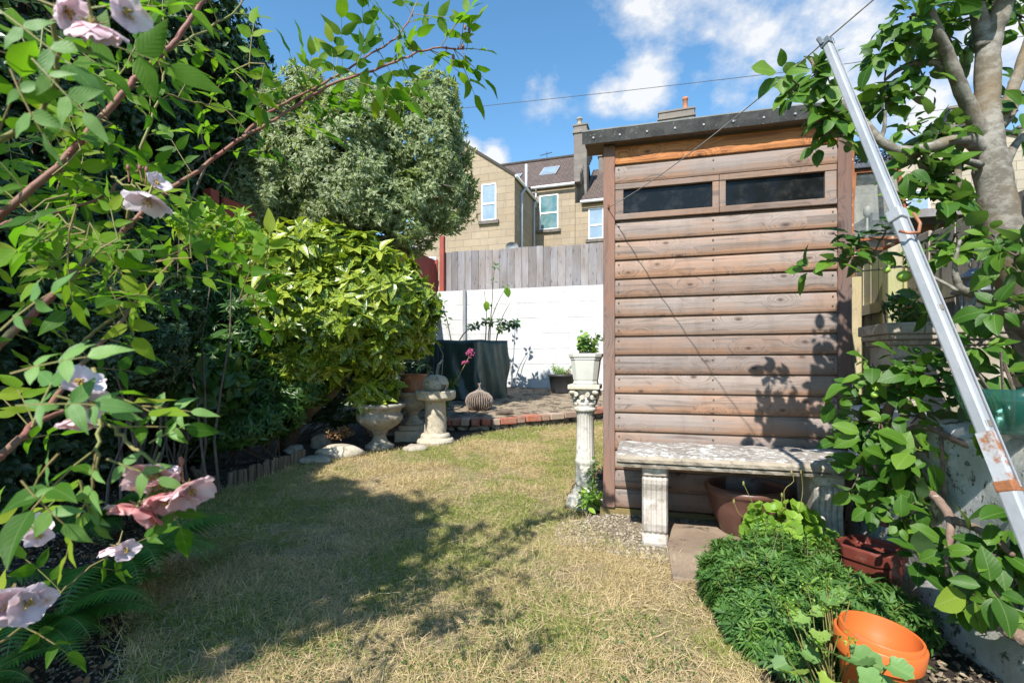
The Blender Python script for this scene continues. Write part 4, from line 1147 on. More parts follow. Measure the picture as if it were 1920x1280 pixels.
# ---- log edging
pts = [g(px, py) for px, py in [(372, 900), (400, 918), (430, 915), (470, 905), (510, 890), (545, 875), (575, 868)]]
t = thing('log_edging', 'low edging of short upright logs between lawn and flower bed', 'edging', pts[3])
mb = MB()
for i in range(len(pts) - 1):
    n_ = max(2, int(np.linalg.norm(pts[i + 1] - pts[i]) / .036))
    for k in range(n_):
        p = pts[i] + (pts[i + 1] - pts[i]) * k / n_; h = random.uniform(.10, .13); mb.cr = random.random()
        tilt = np.array([random.uniform(-.015, .015), random.uniform(-.01, .02), 0]); 
        if i < 2: tilt = np.array([-.05 - .03 * random.random(), .01, -.02])
        mb.tube([p - (0, 0, .02), p + tilt * .5 + (0, 0, h * .5), p + tilt + (0, 0, h)], random.uniform(.015, .019), 9)
bev(mb.build('logs', M['log'], t), .003, 1)

# ---- covered table
cc = g(893, 752, patio_z)
t = thing('covered_furniture', 'garden furniture wrapped in a dark green waterproof cover by the white wall', 'furniture cover', cc)
H = .86; ax = norm(np.array([.76, .65, 0])); ay = norm(np.array([-.96, .25, 0]))   # two floor directions from the near corner
LX, LY = .62, 1.10
per = []; 
cor = [np.zeros(3), ax * LX, ax * LX + ay * LY, ay * LY]
for i in range(4):
    a, b = cor[i], cor[(i + 1) % 4]; n_ = 22
    for k in range(n_): per.append((a + (b - a) * k / n_, i, k / n_))
ctr = (cor[0] + cor[2]) / 2; V = []; F = []; n_ = len(per); NZ = 14
for j in range(NZ + 1):
    h = j / NZ
    for i, (p, e, q) in enumerate(per):
        out = p - ctr; out = out / (np.linalg.norm(out) + 1e-6)
        amp = (1 - h) ** 1.0 * .035 + .012
        wob = amp * .75 * (sin(i * .47 + 2.6 * sin(h * 2.4)) + .5 * sin(i * 1.3 + h * 7) + .35 * sin(i * 2.7 - h * 13))
        inset = .02 * h - (.008 * (1 - h)) - (.04 * max(0, 1 - abs(q - 0) * 8) if e == 0 else 0) * (1 - h)
        V.append(cc + p + out * (wob - inset) + np.array([0, 0, .02 + H * h * (1 - .0 * q) + (.0 if h < 1 else 0) + .012 * sin(i * .35) * h]))
for j in range(NZ):
    for i in range(n_): F.append((j * n_ + i, j * n_ + (i + 1) % n_, (j + 1) * n_ + (i + 1) % n_, (j + 1) * n_ + i))
b0 = len(V); V.append(cc + ctr + (0, 0, H + .03))
for i in range(n_): F.append((NZ * n_ + i, NZ * n_ + (i + 1) % n_, b0))
mb = MB(); mb.add(V, F); o = mb.build('cover', M['cloth_green'], t, smooth=True)
mb = MB(); mb.add([cc + p * 1 + (0, 0, .0) for p in cor] + [cc + p + (0, 0, .06) for p in cor], [(0, 1, 5, 4), (1, 2, 6, 5), (2, 3, 7, 6), (3, 0, 4, 7)]); mb.build('base', M['chair_green'], t)

# ---- plastic chair
c = g(812, 778, patio_z) + np.array([-.18, .15, 0]); t = thing('plastic_chair', 'dark green plastic garden chair half hidden behind the bird bath', 'chair', c)
mb = MB(); mb.box(c + (0, .05, .42), (.46, .44, .03)); bev(mb.build('seat', M['chair_green'], t), .012, 3)
for sx, sy in ((-1, -1), (1, -1), (-1, 1), (1, 1)):
    mb = MB(); mb.tube([c + (sx * .20, .05 + sy * .19, .42), c + (sx * .25, .05 + sy * .25, 0)], [.024, .018], 6); mb.build('leg', M['chair_green'], t)
mb = MB()
for k in range(6): x = -.17 + k * .068; mb.tube([c + (x, .26, .43), c + (x, .32, .65), c + (x * .9, .36, .88)], .014, 5)
mb.tube([c + (-.21, .27, .42), c + (-.22, .34, .75), c + (-.15, .37, .90), c + (.15, .37, .90), c + (.22, .34, .75), c + (.21, .27, .42)], .02, 6)
mb.build('backrest', M['chair_green'], t)
for sx in (-1, 1):
    mb = MB(); mb.tube([c + (sx * .22, .34, .68), c + (sx * .26, .05, .66), c + (sx * .25, -.14, .62), c + (sx * .22, -.16, .44)], .02, 6); mb.build('armrest', M['chair_green'], t)

# ---- wicker onion
c = g(897, 772, patio_z) + np.array([0, .17, 0]); t = thing('wicker_ball', 'onion shaped wicker ball with a twisted top on the patio edge', 'ornament', c)
mb = MB()
for k in range(34):
    a = 2 * pi * k / 34; pr = [(.05, .0), (.12, .02), (.165, .07), (.18, .125), (.165, .18), (.12, .225), (.06, .25), (.02, .275), (.012 * cos(a), .31), (.02, .36)]
    tw = [0, 0, 0, 0, 0, .05, .2, .6, 1.2, 1.6]; kk = 10 if k % 7 == 0 else 8
    mb.tube([c + np.array([r * cos(a + w_), r * sin(a + w_), z]) for (r, z), w_ in zip(pr[:kk], tw)], .0058, 5)
mb.build('canes', M['wicker'], t, smooth=True)
mb = MB(); mb.lathe([(.001, .02), (.10, .03), (.145, .08), (.155, .13), (.14, .18), (.09, .22), (.001, .23)], c, 24); mb.build('inner_weave', M['bark_dark'], t, smooth=True)

# ---- twig log on brick edge
p = g(948, 778, patio_z); mb = MB(); mb.tube([p + (-.09, .05, .03), p + (0, .04, .035), p + (.09, .06, .03)], [.035, .042, .033], 10); o = mb.build('log_offcut', M['bark_dark'], None, origin=p); tag(o, 'short dark log lying on the brick patio edging', 'log')

# ---- orange plastic pots (one nested in the other, leaning)
def tilt_mat(ax_, an):
    ax_ = norm(np.array(ax_, float)); K = np.array([[0, -ax_[2], ax_[1]], [ax_[2], 0, -ax_[0]], [-ax_[1], ax_[0], 0]]); return np.eye(3) + sin(an) * K + (1 - cos(an)) * K @ K


def pot_mesh(c, R, s, h):
    mb = MB(); mb.lathe([(.072 * s, 0), (.075 * s, .005), (.096 * s, h * .72), (.108 * s, h * .73), (.112 * s, h * .985), (.110 * s, h), (.104 * s, h), (.102 * s, h * .97), (.099 * s, h * .76), (.093 * s, h * .72), (.070 * s, .012), (.001, .010)], (0, 0, 0), 72)
    mb.v = [tuple(R @ np.array(v) + c) for v in mb.v]; return mb


c = at(1648, 1196, 1.225); RT = tilt_mat((.7, 1, 0), radians(5))
base = c - RT @ np.array([0, 0, .165])
o = pot_mesh(base, RT, .87, .172).build('plant_pot', M['orange_plastic'], None, origin=base, smooth=True); tag(o, 'outer of the two nested orange plastic pots beside the green mound', 'pot', 'nested orange plastic pots')
RT2 = tilt_mat((.5, 1, 0), radians(7)); b2 = base + RT @ np.array([-.004, 0, .022])
o = pot_mesh(b2, RT2, .80, .165).build('plant_pot', M['orange_plastic'], None, origin=b2, smooth=True); tag(o, 'inner orange plastic pot sitting inside the larger orange one', 'pot', 'nested orange plastic pots')
for o in bpy.data.objects:
    if o.name.startswith('plant_pot'):
        m = o.modifiers.new('edge', 'EDGE_SPLIT'); m.split_angle = radians(42)

# ---- maroon square pot
c = at(1632, 1045, 1.80); c[2] = .0; t = thing('square_pot', 'dark red glazed square pot half hidden between green mound and apple leaves', 'pot', c, radians(20))
mb = MB(); sq_pot(mb, c, [(.066, 0), (.070, .01), (.086, .175), (.094, .18), (.096, .222), (.091, .228), (.082, .226), (.078, .20), (.001, .18)], radians(28)); bev(mb.build('body', M['maroon_glaze'], t), .004)
mb = MB(); sq_pot(mb, c, [(.076, .188), (.076, .193)], radians(28)); mb.build('soil', M['compost'], t)

# ---- rendered retaining wall
t = thing('retaining_wall', 'low stained white rendered wall along the right edge of the garden', 'wall', UVW(1.02, 1.5, 0), TH)
n1, n2 = 90, 16; V = []; F = []
for i in range(n1 + 1):
    v = -.6 + 3.35 * i / n1
    for k in range(n2 + 1):
        z = -.05 + .74 * k / n2; e = .010 * sin(v * 9 + z * 7) * sin(z * 11 + 2) + .006 * sin(v * 23 + z * 31) + .03 * max(0, (z - .64) / .05) ** 2 * .6
        p = UVW(.985 + e - .02 * (z < .1), v, z); V.append(p)
    for (u, z) in ((1.06, .70), (1.16, .69)): V.append(UVW(u, v, z + .006 * sin(v * 13)))
m = n2 + 3
for i in range(n1):
    for k in range(m - 1): F.append((i * m + k, i * m + k + 1, (i + 1) * m + k + 1, (i + 1) * m + k))
mb = MB(); mb.add(V, F); mb.build('render', M['render_white'], t, smooth=True)
mb = MB(); a = UVW(1.075, 1.075 + .0); mb.box((a[0], a[1], .31), (.11, 3.33, .68), rz=TH); mb.build('core', M['render_white'], t)

# ---- right fence
t = thing('side_board_fence', 'tall weathered fence with mossy boards behind the apple tree', 'fence', UVW(1.62, 2.6, .6), TH)
board_fence(t, 'boards', .4, 3.55, 1.62, .5, 1.655, .125, M['fence_old'], along='v', seed=8)
board_fence(t, 'mossy_boards', 3.56, 4.75, 1.60, .1, 1.655, .12, M['fence_green'], along='v', seed=12)
mb = MB(); a = UVW(1.575, 3.0); mb.box((a[0], a[1], 1.28), (.04, 3.4, .07), rz=TH); mb.build('rail', M['fence_green'], t)
mb = MB(); a = UVW(1.55, 3.62); mb.box((a[0], a[1], .95), (.08, .08, 1.42), rz=TH); bev(mb.build('post', M['fence_green'], t), .006)
# second panel beyond shed, across the back
t = thing('mossy_panel', 'greenish upright fence boards right behind the shed corner', 'fence', UVW(1.3, 3.9, 0), TH)
board_fence(t, 'boards', 1.02, 1.42, 3.95, .0, 1.50, .125, M['fence_green'], seed=15)

# ---- neighbour's lean-to
t = thing('lean_to', 'low reddish brown lean-to roof edge beyond the right fence', 'outbuilding', UVW(1.9, 4.2, 0), TH)
mb = MB(); a = UVW(1.87 + .3, 3.9); mb.box((a[0], a[1], 1.915), (1.25, .03, .055), rz=TH); mb.build('fascia', M['fence_grey'], t)
mb = MB(); a = UVW(2.17, 4.5); mb.box((a[0], a[1], 1.93), (1.25, 1.2, .02), rz=TH); mb.build('roof', M['felt'], t)
mb = MB(); a = UVW(2.17, 4.15); mb.box((a[0], a[1], .93), (1.1, .03, 1.92), rz=TH); mb.build('front_boards', M['brown_fence'], t)

# ---- glass street lantern by the shed
c = np.array(UVW(1.20, 3.08, 1.50))
t = thing('glass_lantern', 'old glass lantern with rusty frame and pierced dark top beside the shed', 'lantern', c, TH)
R0, R1, h = .10, .135, .40    # halfwidth top/bottom
lz0, lz1 = 0.05, .42
P = lambda r, sx, sy, z: np.array([c[0], c[1], c[2]]) + np.array([(sx * r) * UX - (sy * r) * UY, (sx * r) * UY + (sy * r) * UX, z])
mb = MB()
for sx, sy in ((-1, -1), (1, -1), (1, 1), (-1, 1)): mb.tube([P(R1, sx, sy, lz0), P(R0, sx, sy, lz1)], .012, 4)
for z, r in ((lz0, R1), (lz1, R0)):
    q = [P(r, sx, sy, z) for sx, sy in ((-1, -1), (1, -1), (1, 1), (-1, 1))]
    for i in range(4): mb.tube([q[i], q[(i + 1) % 4]], .011, 4)
mb.build('frame', M['rust'], t)
for i in range(4):
    s4 = ((-1, -1), (1, -1), (1, 1), (-1, 1)); a_, b_ = s4[i], s4[(i + 1) % 4]; k = .96
    mb = MB(); mb.add([P(R1 * k, *a_, lz0), P(R1 * k, *b_, lz0), P(R0 * k, *b_, lz1), P(R0 * k, *a_, lz1)], [(0, 1, 2, 3)]); mb.build('pane', M['clear_glass'], t)
mb = MB(); mb.add([P(R0 * 1.25, sx, sy, lz1 + .01) for sx, sy in ((-1, -1), (1, -1), (1, 1), (-1, 1))] + [P(R0 * 1.15, sx, sy, lz1 + .045) for sx, sy in ((-1, -1), (1, -1), (1, 1), (-1, 1))],
                  [(0, 1, 5, 4), (1, 2, 6, 5), (2, 3, 7, 6), (3, 0, 4, 7), (0, 3, 2, 1), (4, 5, 6, 7)]); tp = bev(mb.build('cap_rim', M['dark_metal'], t), .006)
mb = MB()
for i in range(4):
    a_, b_ = s4[i], s4[(i + 1) % 4]
    A, B = P(R0 * 1.1, *a_, lz1 + .05), P(R0 * 1.1, *b_, lz1 + .05); A2, B2 = P(R0 * .8, *a_, lz1 + .13), P(R0 * .8, *b_, lz1 + .13)
    for r in range(3):
        for k in range(6):
            f = (k + .5 + .5 * (r % 2)) / 6.5; q = (A + (B - A) * f) * (1 - (r + .5) / 3) + (A2 + (B2 - A2) * f) * ((r + .5) / 3)
            e1 = norm(B - A) * .015; e2 = norm(A2 - A + B2 - B) * .014
            mb.tube([q + e1 * cos(s_) + e2 * sin(s_) for s_ in np.linspace(0, 2 * pi, 9)], .0028, 4)
    mb.tube([A2, B2], .006, 5); mb.tube([A, A2], .006, 5)
mb.build('pierced_gallery', M['dark_metal'], t)
mb = MB(); mb.tube([UVW(1.053, 3.08, 1.93), UVW(1.13, 3.08, 1.95), UVW(1.20, 3.08, 2.05)], .012, 6); mb.build('bracket', M['rust'], t)
mb = MB(); mb.tube([c + (0, 0, .05), c + (0, 0, .22)], .006, 6); V, F = lumpy(c + np.array([0, 0, .23]), (.02, .02, .035), sub=2, amp=0); mb.add(V, F); mb.build('candle', M['white_pot'], t, smooth=True)

# ---- stone trough and grey lantern on it
c = UVW(1.32, 2.68, .68)
t = thing('stone_trough', 'carved stone trough with moulded rim behind the clothes prop', 'planter', c, TH)
mb = MB()
for (hx, hy, z0, z1) in ((.24, .13, 0, .05), (.22, .115, .05, .30), (.235, .125, .30, .325), (.25, .14, .325, .35), (.26, .15, .35, .40)): mb.box(np.array(c) + (0, 0, (z0 + z1) / 2), (hx * 2, hy * 2, z1 - z0), rz=TH)
bev(mb.build('body', M['stone_grey'], t), .006)
mb = MB()
for k in range(24): a = UVW(1.32 - .215 + k * .0187, 2.68 - .122, .68 + .31); mb.box(a, (.010, .012, .016), rz=TH)
mb.build('dentil_band', M['stone_grey'], t)
c = UVW(1.40, 2.56, 1.085)
t = thing('domed_lantern', 'grey domed metal lantern on the carved stone trough', 'lantern', c)
c = np.array(c)
mb = MB(); mb.lathe([(.065, 0), (.065, .015), (.055, .02), (.001, .02)], c, 8); mb.build('base', M['grey_metal'], t)
mb = MB(); mb.lathe([(.052, .02), (.052, .12), (.001, .12)], c, 8); mb.build('glass_body', M['clear_glass'], t)
mb = MB()
for k in range(8): a = 2 * pi * k / 8; mb.tube([c + (.053 * cos(a), .053 * sin(a), .015), c + (.053 * cos(a), .053 * sin(a), .125)], .005, 5)
mb.build('frame', M['grey_metal'], t)
mb = MB(); mb.lathe([(.075, .118), (.078, .126), (.07, .135), (.05, .15), (.036, .155), (.036, .18), (.056, .184), (.058, .19), (.05, .198), (.03, .21), (.018, .222), (.010, .226), (.001, .227)], c, 28)
ring = [c + (.022 * cos(s_), 0, .245 + .022 * sin(s_)) for s_ in np.linspace(0, 2 * pi, 13)]; mb.tube(ring, .003, 5)
mb.build('domed_top', M['grey_metal'], t, smooth=True)

# ---- teal glass bowl
c = at(1905, 800, 1.34); c[2] = .70
t = thing('glass_bowl', 'teal glass bowl of dry stems on top of the rendered wall', 'bowl', c)
mb = MB(); mb.lathe([(.03, .0), (.07, .01), (.10, .04), (.118, .085), (.125, .13), (.121, .13), (.112, .085), (.095, .045), (.065, .018), (.001, .012)], c, 40); mb.build('body', M['teal_glass'], t, smooth=True)
mb = MB()
for k in range(9): a = k * .9; mb.tube([c + (.03 * cos(a), .03 * sin(a), .03), c + (.07 * cos(a), .06 * sin(a), .12), c + (.12 * cos(a + .3), .10 * sin(a), .20 + .02 * k % .05)], .003, 4)
mb.build('dry_stems', M['bark_dark'], t)

# ---- clothes prop
A = at(1930, 1010, .82); B = at(1549, 78, 1.33); t = thing('clothes_prop', 'leaning grey steel clothes prop with rust patches and copper hook', 'prop', A - (B - A) * .35)
d = norm(B - A); L0 = np.linalg.norm(B - A)
foot = A - (B - A) * (A[2] / (B[2] - A[2]))
S1 = A + d * .085
mid = A + (B - A) * .535    # sleeve collar: lower tube ends here


fr0 = np.array([0, -1.0, 0]); fr0 = norm(fr0 - d * np.dot(fr0, d)); sv0 = norm(np.cross(d, fr0))


def sqtube(mb, a, b, w, tw=.35): mb.tube([a, b], w * .7071, 4, tw=tw)


mb = MB(); sqtube(mb, foot, S1, .0265); bev(mb.build('foot_tube', M['pole'], t), .004)
mb = MB(); sqtube(mb, S1 - d * .01, mid, .0222); bev(mb.build('lower_tube', M['pole'], t), .004)
mb = MB(); sqtube(mb, mid, B, .0185); bev(mb.build('upper_tube', M['pole'], t), .003)
mb = MB(); mb.tube([S1 + fr0 * .0112 + sv0 * .0108, mid + fr0 * .0112 + sv0 * .0108], .002, 4); mb.tube([mid + fr0 * .0093 + sv0 * .0093, B + fr0 * .0093 + sv0 * .0093], .0016, 4); mb.build('groove_shade', M['lead'], t)  # darker thin tubes stand in for the shaded groove along the prop
mb = MB(); sqtube(mb, mid - d * .016, mid + d * .012, .031); mc = bev(mb.build('collar', M['pole'], t), .003)
mb = MB(); sqtube(mb, S1 - d * .008, S1 + d * .012, .0285); bev(mb.build('joint_band', M['rust'], t), .003)
mb = MB(); sqtube(mb, S1 + d * .012, S1 + d * .10, .0228); mb.build('rust_patch', M['pole_rust'], t)
camd = norm(-(A)); sidev = norm(np.cross(d, np.array([0, -1.0, 0])))
mb = MB(); q = mid - d * .012; fr = np.array([0, -1.0, 0]); fr = norm(fr - d * np.dot(fr, d))
mb.tube([q + sidev * .018 + fr * .02, q + sidev * .021 - d * .03 + fr * .022, q + sidev * .005 - d * .058 + fr * .026, q - sidev * .018 - d * .058 + fr * .026, q - sidev * .024 - d * .045 + fr * .015], .0035, 6); mb.build('hook', M['copper'], mc, smooth=True)
mb = MB()
for f in (.27, .14): q = A + (B - A) * f; 
mb.build('empty', None, t) if False else None
for f in (.345, .155):
    q = A + (B - A) * f + fr * .0128; e1 = sidev * .006; mb = MB(); mb.add([q - e1 - d * .006, q + e1 - d * .006, q + e1 + d * .006, q - e1 + d * .006, q - e1 - d * .006 - fr * .01, q + e1 - d * .006 - fr * .01, q + e1 + d * .006 - fr * .01, q - e1 + d * .006 - fr * .01], [(0, 1, 2, 3), (4, 7, 6, 5), (0, 4, 5, 1), (1, 5, 6, 2), (2, 6, 7, 3), (3, 7, 4, 0)]); mb.build('locking_hole', M['sill'], t)
mb = MB()
mb.tube([B - d * .01 - sidev * .012, B + d * .014 - sidev * .018], .006, 6); mb.tube([B - d * .01 + sidev * .012, B + d * .008 + sidev * .016], .006, 6); sqtube(mb, B - d * .018, B + d * .001, .025)
mb.build('forked_tip', M['grey_metal'], t)

# ---- washing line
P0 = np.array(UVW(SU + .03, SV - .035, 1.80)); P1 = B + d * .004; P2 = np.array([1.9, -.9, 2.6])
mb = MB(); pts = []
for k in range(17): f = k / 16; pts.append(P0 + (P1 - P0) * f - np.array([0, 0, .035 * 4 * f * (1 - f)]))
for k in range(1, 10): f = k / 9; pts.append(P1 + (P2 - P1) * f - np.array([0, 0, .05 * 4 * f * (1 - f)]))
mb.tube(pts, .0022, 6); o = mb.build('washing_line', M['cord'], None, origin=P0, smooth=True); tag(o, 'grey washing line running from the shed corner over the clothes prop', 'washing line')
mb = MB(); mb.tube([P0 + (0, .03, .0), P0 + (0, -.005, 0), P0 + (.0, -.01, .012), P0 + (0, .0, .02)], .004, 6); o = mb.build('line_hook', M['rust'], None, origin=P0); tag(o, 'small rusty hook on the shed corner holding the washing line', 'hook')
# ================================================================== PLANTS
T_OV = leaf_tmpl(5, .26, .22, .18); T_OV3 = leaf_tmpl(3, .26, .25, .2); T_LAN3 = leaf_tmpl(3, .16, .3, .25, 'lance')
T_LAN = leaf_tmpl(4, .14, .3, .3, 'lance'); T_APP = variants(10, 6, .31, .25, .25, 'ovate', 3); T_ROSE = variants(10, 7, .215, .25, .16, 'rose', 4)
T_AUC = variants(8, 5, .20, .3, .32, 'lance', 5); T_SM = leaf_tmpl(2, .30, .3, .1); T_STRAP = leaf_tmpl(8, .045, .5, .35, 'strap')
T_NARROW = leaf_tmpl(2, .10, .4, .12, 'lance'); T_MAN = lobed_tmpl(7, .52, .25); T_LOB = lobed_tmpl(5, .5, .1)


def meander(a, b, n=6, w=.05, R=random):
    a = np.array(a, float); b = np.array(b, float); L = np.linalg.norm(b - a); pts = []
    off = np.zeros(3)
    for i in range(n + 1):
        f = i / n; off = off + np.array([R.uniform(-1, 1), R.uniform(-1, 1), R.uniform(-.5, .5)]) * w * L / n * 2
        pts.append(a + (b - a) * f + off * (1 if i < n else .5))
    return pts


def crown_shrub(t, blobs, n_cl, per, size, tm, mat, spread=.9, droop=.2, lump=.13, facing=-.35, name='crown', lo=.72, jit=.25, upb=.5, off=.0):
    P, Q = blob_pts(blobs, n_cl, lo=lo, lump=lump, facing=facing)
    pos, d, up, idx = rosette(P, Q, per, spread, droop, off, jit, upb)
    cl = rng.random(len(P))
    r = np.clip(.55 * cl[idx] + .45 * rng.random(len(idx)), 0, 1)
    sz = size * rng.uniform(.6, 1.15, len(idx))
    return leaves(name, tm, pos, d, up, sz, mat, t, rnd=r)


def core(t, blobs, k=.70, mat='bark_dark', name='inner_branches', n=160, rad=.012, root=None):
    """branches filling the inside of a crown"""
    mb = MB(); P, Q = blob_pts(blobs, n, lo=.6, hi=.95, lump=0)
    for p in P:
        b = np.array(blobs[int(rng.integers(len(blobs)))]); c = np.array(b[:3]); c = c if root is None else np.array(root) + (c - root) * rng.uniform(.3, .9)
        q = meander(c, p, 4, .12); mb.tube(q, [rad, rad * .8, rad * .6, rad * .45, rad * .3], 4, cap=False)
    return mb.build(name, M[mat], t, smooth=True)


# ---- spotted laurel (aucuba)
def Bp(px, py, D, rx, ry, rz): p = at(px, py, D); return (p[0], p[1], p[2], rx, ry, rz)


rootA = g(545, 835) + np.array([0, .1, 0])
t = thing('spotted_laurel', 'yellow spotted laurel with a leaning trunk behind the stone urns', 'shrub', rootA)
BA = [Bp(520, 530, 4.45, .50, .38, .36), Bp(690, 545, 4.55, .48, .38, .42), Bp(600, 600, 4.35, .52, .38, .40), Bp(745, 580, 4.6, .33, .34, .36), Bp(460, 500, 4.45, .26, .3, .26), Bp(705, 650, 4.6, .26, .24, .28), Bp(500, 640, 4.4, .32, .3, .26), Bp(600, 470, 4.5, .40, .32, .20), Bp(775, 610, 4.7, .16, .2, .22), Bp(560, 700, 4.35, .28, .22, .16), Bp(700, 730, 4.7, .18, .2, .16), Bp(480, 580, 4.3, .30, .3, .22), Bp(440, 560, 4.4, .20, .24, .26), Bp(445, 480, 4.5, .18, .2, .16), Bp(560, 665, 4.3, .30, .25, .2)]
crown_shrub(t, BA, 1050, 8, .165, T_AUC, M['lf_aucuba'], .95, .42, .26, -.3, lo=.72, jit=.38)
crown_shrub(t, [(b[0], b[1] + .05, b[2], b[3] * .8, b[4] * .8, b[5] * .8) for b in BA], 700, 7, .13, T_AUC, M['lf_shrub'], .95, .5, .1, -.5, name='inner_leaves')
mb = MB(); tr = [at(535, 850, 4.55), at(550, 800, 4.5), at(580, 765, 4.5), at(625, 730, 4.55), at(648, 690, 4.6), at(640, 640, 4.8)]
mb.tube(tr, [.085, .075, .07, .065, .06, .05], 10); mb.tube([tr[3], at(600, 660, 4.8), at(560, 600, 4.9)], [.04, .03, .02], 7); mb.tube([tr[4], at(700, 640, 4.9), at(730, 600, 5)], [.04, .03, .02], 7)
mb.build('trunk', M['bark_dark'], t, smooth=True)
core(t, BA, n=120, root=tr[5])

# ---- variegated evergreen tree
t = thing('variegated_tree', 'tall dense evergreen tree with silvery cream edged leaves', 'tree', at(640, 760, 5.3) * np.array([1, 1, 0]))
BPt = [Bp(640, 330, 5.3, .84, .65, .78), Bp(790, 290, 5.4, .50, .5, .66), Bp(832, 360, 5.4, .30, .4, .42), Bp(560, 260, 5.4, .50, .5, .52), Bp(690, 240, 5.4, .44, .45, .42), Bp(815, 205, 5.4, .26, .32, .34), Bp(500, 360, 5.2, .50, .5, .50), Bp(740, 400, 5.3, .48, .5, .38), Bp(580, 180, 5.4, .22, .3, .26), Bp(470, 250, 5.4, .32, .4, .36)]
crown_shrub(t, BPt, 9500, 8, .072, T_LAN3, M['lf_pitto'], .85, .15, .22, -.3, lo=.70, jit=.4)
mb = MB(); mb.tube([at(700, 760, 5.4) * np.array([1, 1, 0]), at(700, 560, 5.4), at(690, 430, 5.4), at(680, 330, 5.4)], [.10, .085, .07, .04], 9); mb.build('trunk', M['bark_dark'], t, smooth=True)
core(t, BPt, n=260, rad=.022, root=at(690, 430, 5.4))

# ---- dark hedge on the left
t = thing('ivy_hedge', 'tall dark ivy covered hedge filling the left side of the garden', 'hedge', (-3.4, 3.9, 0))
BH_ = [(-3.5, 4.2, 1.6, .85, 1.1, 1.8), (-3.45, 5.2, 2.2, .75, .9, 1.9), (-3.45, 4.6, 3.7, .75, .9, 1.3), (-3.3, 3.2, 1.3, .75, 1.0, 1.5), (-3.5, 3.4, 2.7, .75, 1.0, 1.3), (-3.35, 5.4, 4.2, .60, .6, .7), (-3.5, 2.2, 1.4, .8, .9, 1.6), (-3.15, 5.0, 3.2, .48, .5, .9), (-2.95, 3.7, .7, .45, .8, .8)]
crown_shrub(t, BH_, 17000, 5, .070, T_SM, M['lf_ivy'], .8, .3, .12, -.25, lo=.8, jit=.35)
core(t, BH_, n=300, rad=.02)
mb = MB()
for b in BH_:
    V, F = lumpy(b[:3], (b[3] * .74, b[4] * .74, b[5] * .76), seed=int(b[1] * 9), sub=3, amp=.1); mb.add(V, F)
mb.build('shade_core', M['soil'], t, smooth=True)  # dark lumps paint the hedge's inner shade and block sky gaps
# airy twigs over the hedge top against the sky
t = thing('twiggy_tree', 'sparse twiggy branches with tiny leaves above the dark hedge', 'tree', at(400, 250, 4.9) * np.array([1, 1, 0]))
mb = MB(); cl = []; co = []
for k in range(26):
    a = at(345 + random.uniform(-20, 30), 230 + random.uniform(-120, 80), 5.1); b = at(random.uniform(380, 440), random.uniform(40, 260), 4.9 + random.uniform(-.2, .3))
    q = meander(a, b, 8, .10); mb.tube(q, list(np.linspace(.008, .002, 9)), 4, cap=False)
    for p in q[2:]: cl += [p + rng.normal(size=3) * .02 for _ in range(4)]; co += [norm(b - a)] * 4
mb.build('branches', M['bark_dark'], t)
pos, d, up, idx = rosette(np.array(cl), np.array(co), 4, .8, .1, .02, .4); leaves('foliage', T_SM, pos, d, up, .032 * rng.uniform(.6, 1.1, len(pos)), M['lf_shrub'], t)

# ---- other shrubs on the left
def shrub(name, lab, blobs, n, per, size, tm, mat, cat='shrub', stems=12, **kw):
    b0 = blobs[0]; t = thing(name, lab, cat, (b0[0], b0[1], float(lawn_z(b0[0], b0[1]))))
    crown_shrub(t, blobs, n, per, size, tm, M[mat], name='foliage', **kw)
    if stems:
        mb = MB(); r0 = np.array([b0[0], b0[1], float(lawn_z(b0[0], b0[1]))])
        for _ in range(stems):
            b = blobs[random.randrange(len(blobs))]; e = np.array(b[:3]) + rng.normal(size=3) * np.array(b[3:]) * .45
            mb.tube(meander(r0 + rng.normal(size=3) * (.05, .05, 0), e, 5, .08), [.010, .009, .008, .006, .004, .003], 5, cap=False)
        mb.build('stems', M['bark_dark'], t, smooth=True)
    return t


shrub('glossy_shrub', 'mid green glossy shrub between the dark hedge and the spotted laurel', [Bp(430, 640, 4.1, .42, .4, .50), Bp(400, 760, 4.0, .40, .4, .35), Bp(480, 720, 4.2, .30, .3, .42), Bp(370, 560, 4.0, .30, .3, .4)], 1500, 7, .075, T_LAN, 'lf_shrub', spread=.9, lo=.7, stems=6)
shrub('small_ivy_mound', 'small leaved grey green climber bulging from the hedge', [Bp(265, 640, 2.85, .26, .3, .30), Bp(290, 580, 3.0, .24, .3, .24), Bp(180, 560, 2.7, .28, .3, .40)], 3000, 5, .034, T_SM, 'lf_ivy', jit=.4)
shrub('low_shrub', 'low leafy green plant under the leaning laurel trunk', [Bp(500, 775, 4.15, .30, .28, .18), Bp(440, 800, 3.9, .34, .3, .16), Bp(560, 730, 4.3, .24, .24, .15)], 600, 7, .075, T_LAN, 'lf_shrub', spread=.95)
shrub('feathery_shrub', 'bright yellow green feathery shoots in front of the dark hedge', [Bp(405, 425, 3.2, .24, .2, .13), Bp(440, 440, 3.3, .14, .15, .10), Bp(350, 405, 3.1, .1, .1, .06)], 110, 7, .085, T_LAN, 'lf_nandina', spread=1.0, droop=.1, stems=3, facing=-1)
shrub('glossy_undergrowth', 'dark glossy leaves filling the gap behind the log edging', [Bp(560, 740, 5.0, .4, .3, .3), Bp(640, 745, 5.2, .4, .3, .28), Bp(480, 740, 4.6, .35, .3, .3), Bp(720, 750, 5.9, .3, .2, .25), Bp(760, 690, 6.2, .3, .25, .45)], 900, 7, .09, T_LAN, 'lf_ivy', spread=.9)
shrub('laurel_seedling', 'dark broad leaved seedling low down beside the hedge foot', [Bp(330, 720, 3.4, .25, .25, .22), Bp(400, 700, 3.6, .2, .2, .25)], 150, 6, .13, T_OV, 'lf_shrub', spread=.9, droop=.3)
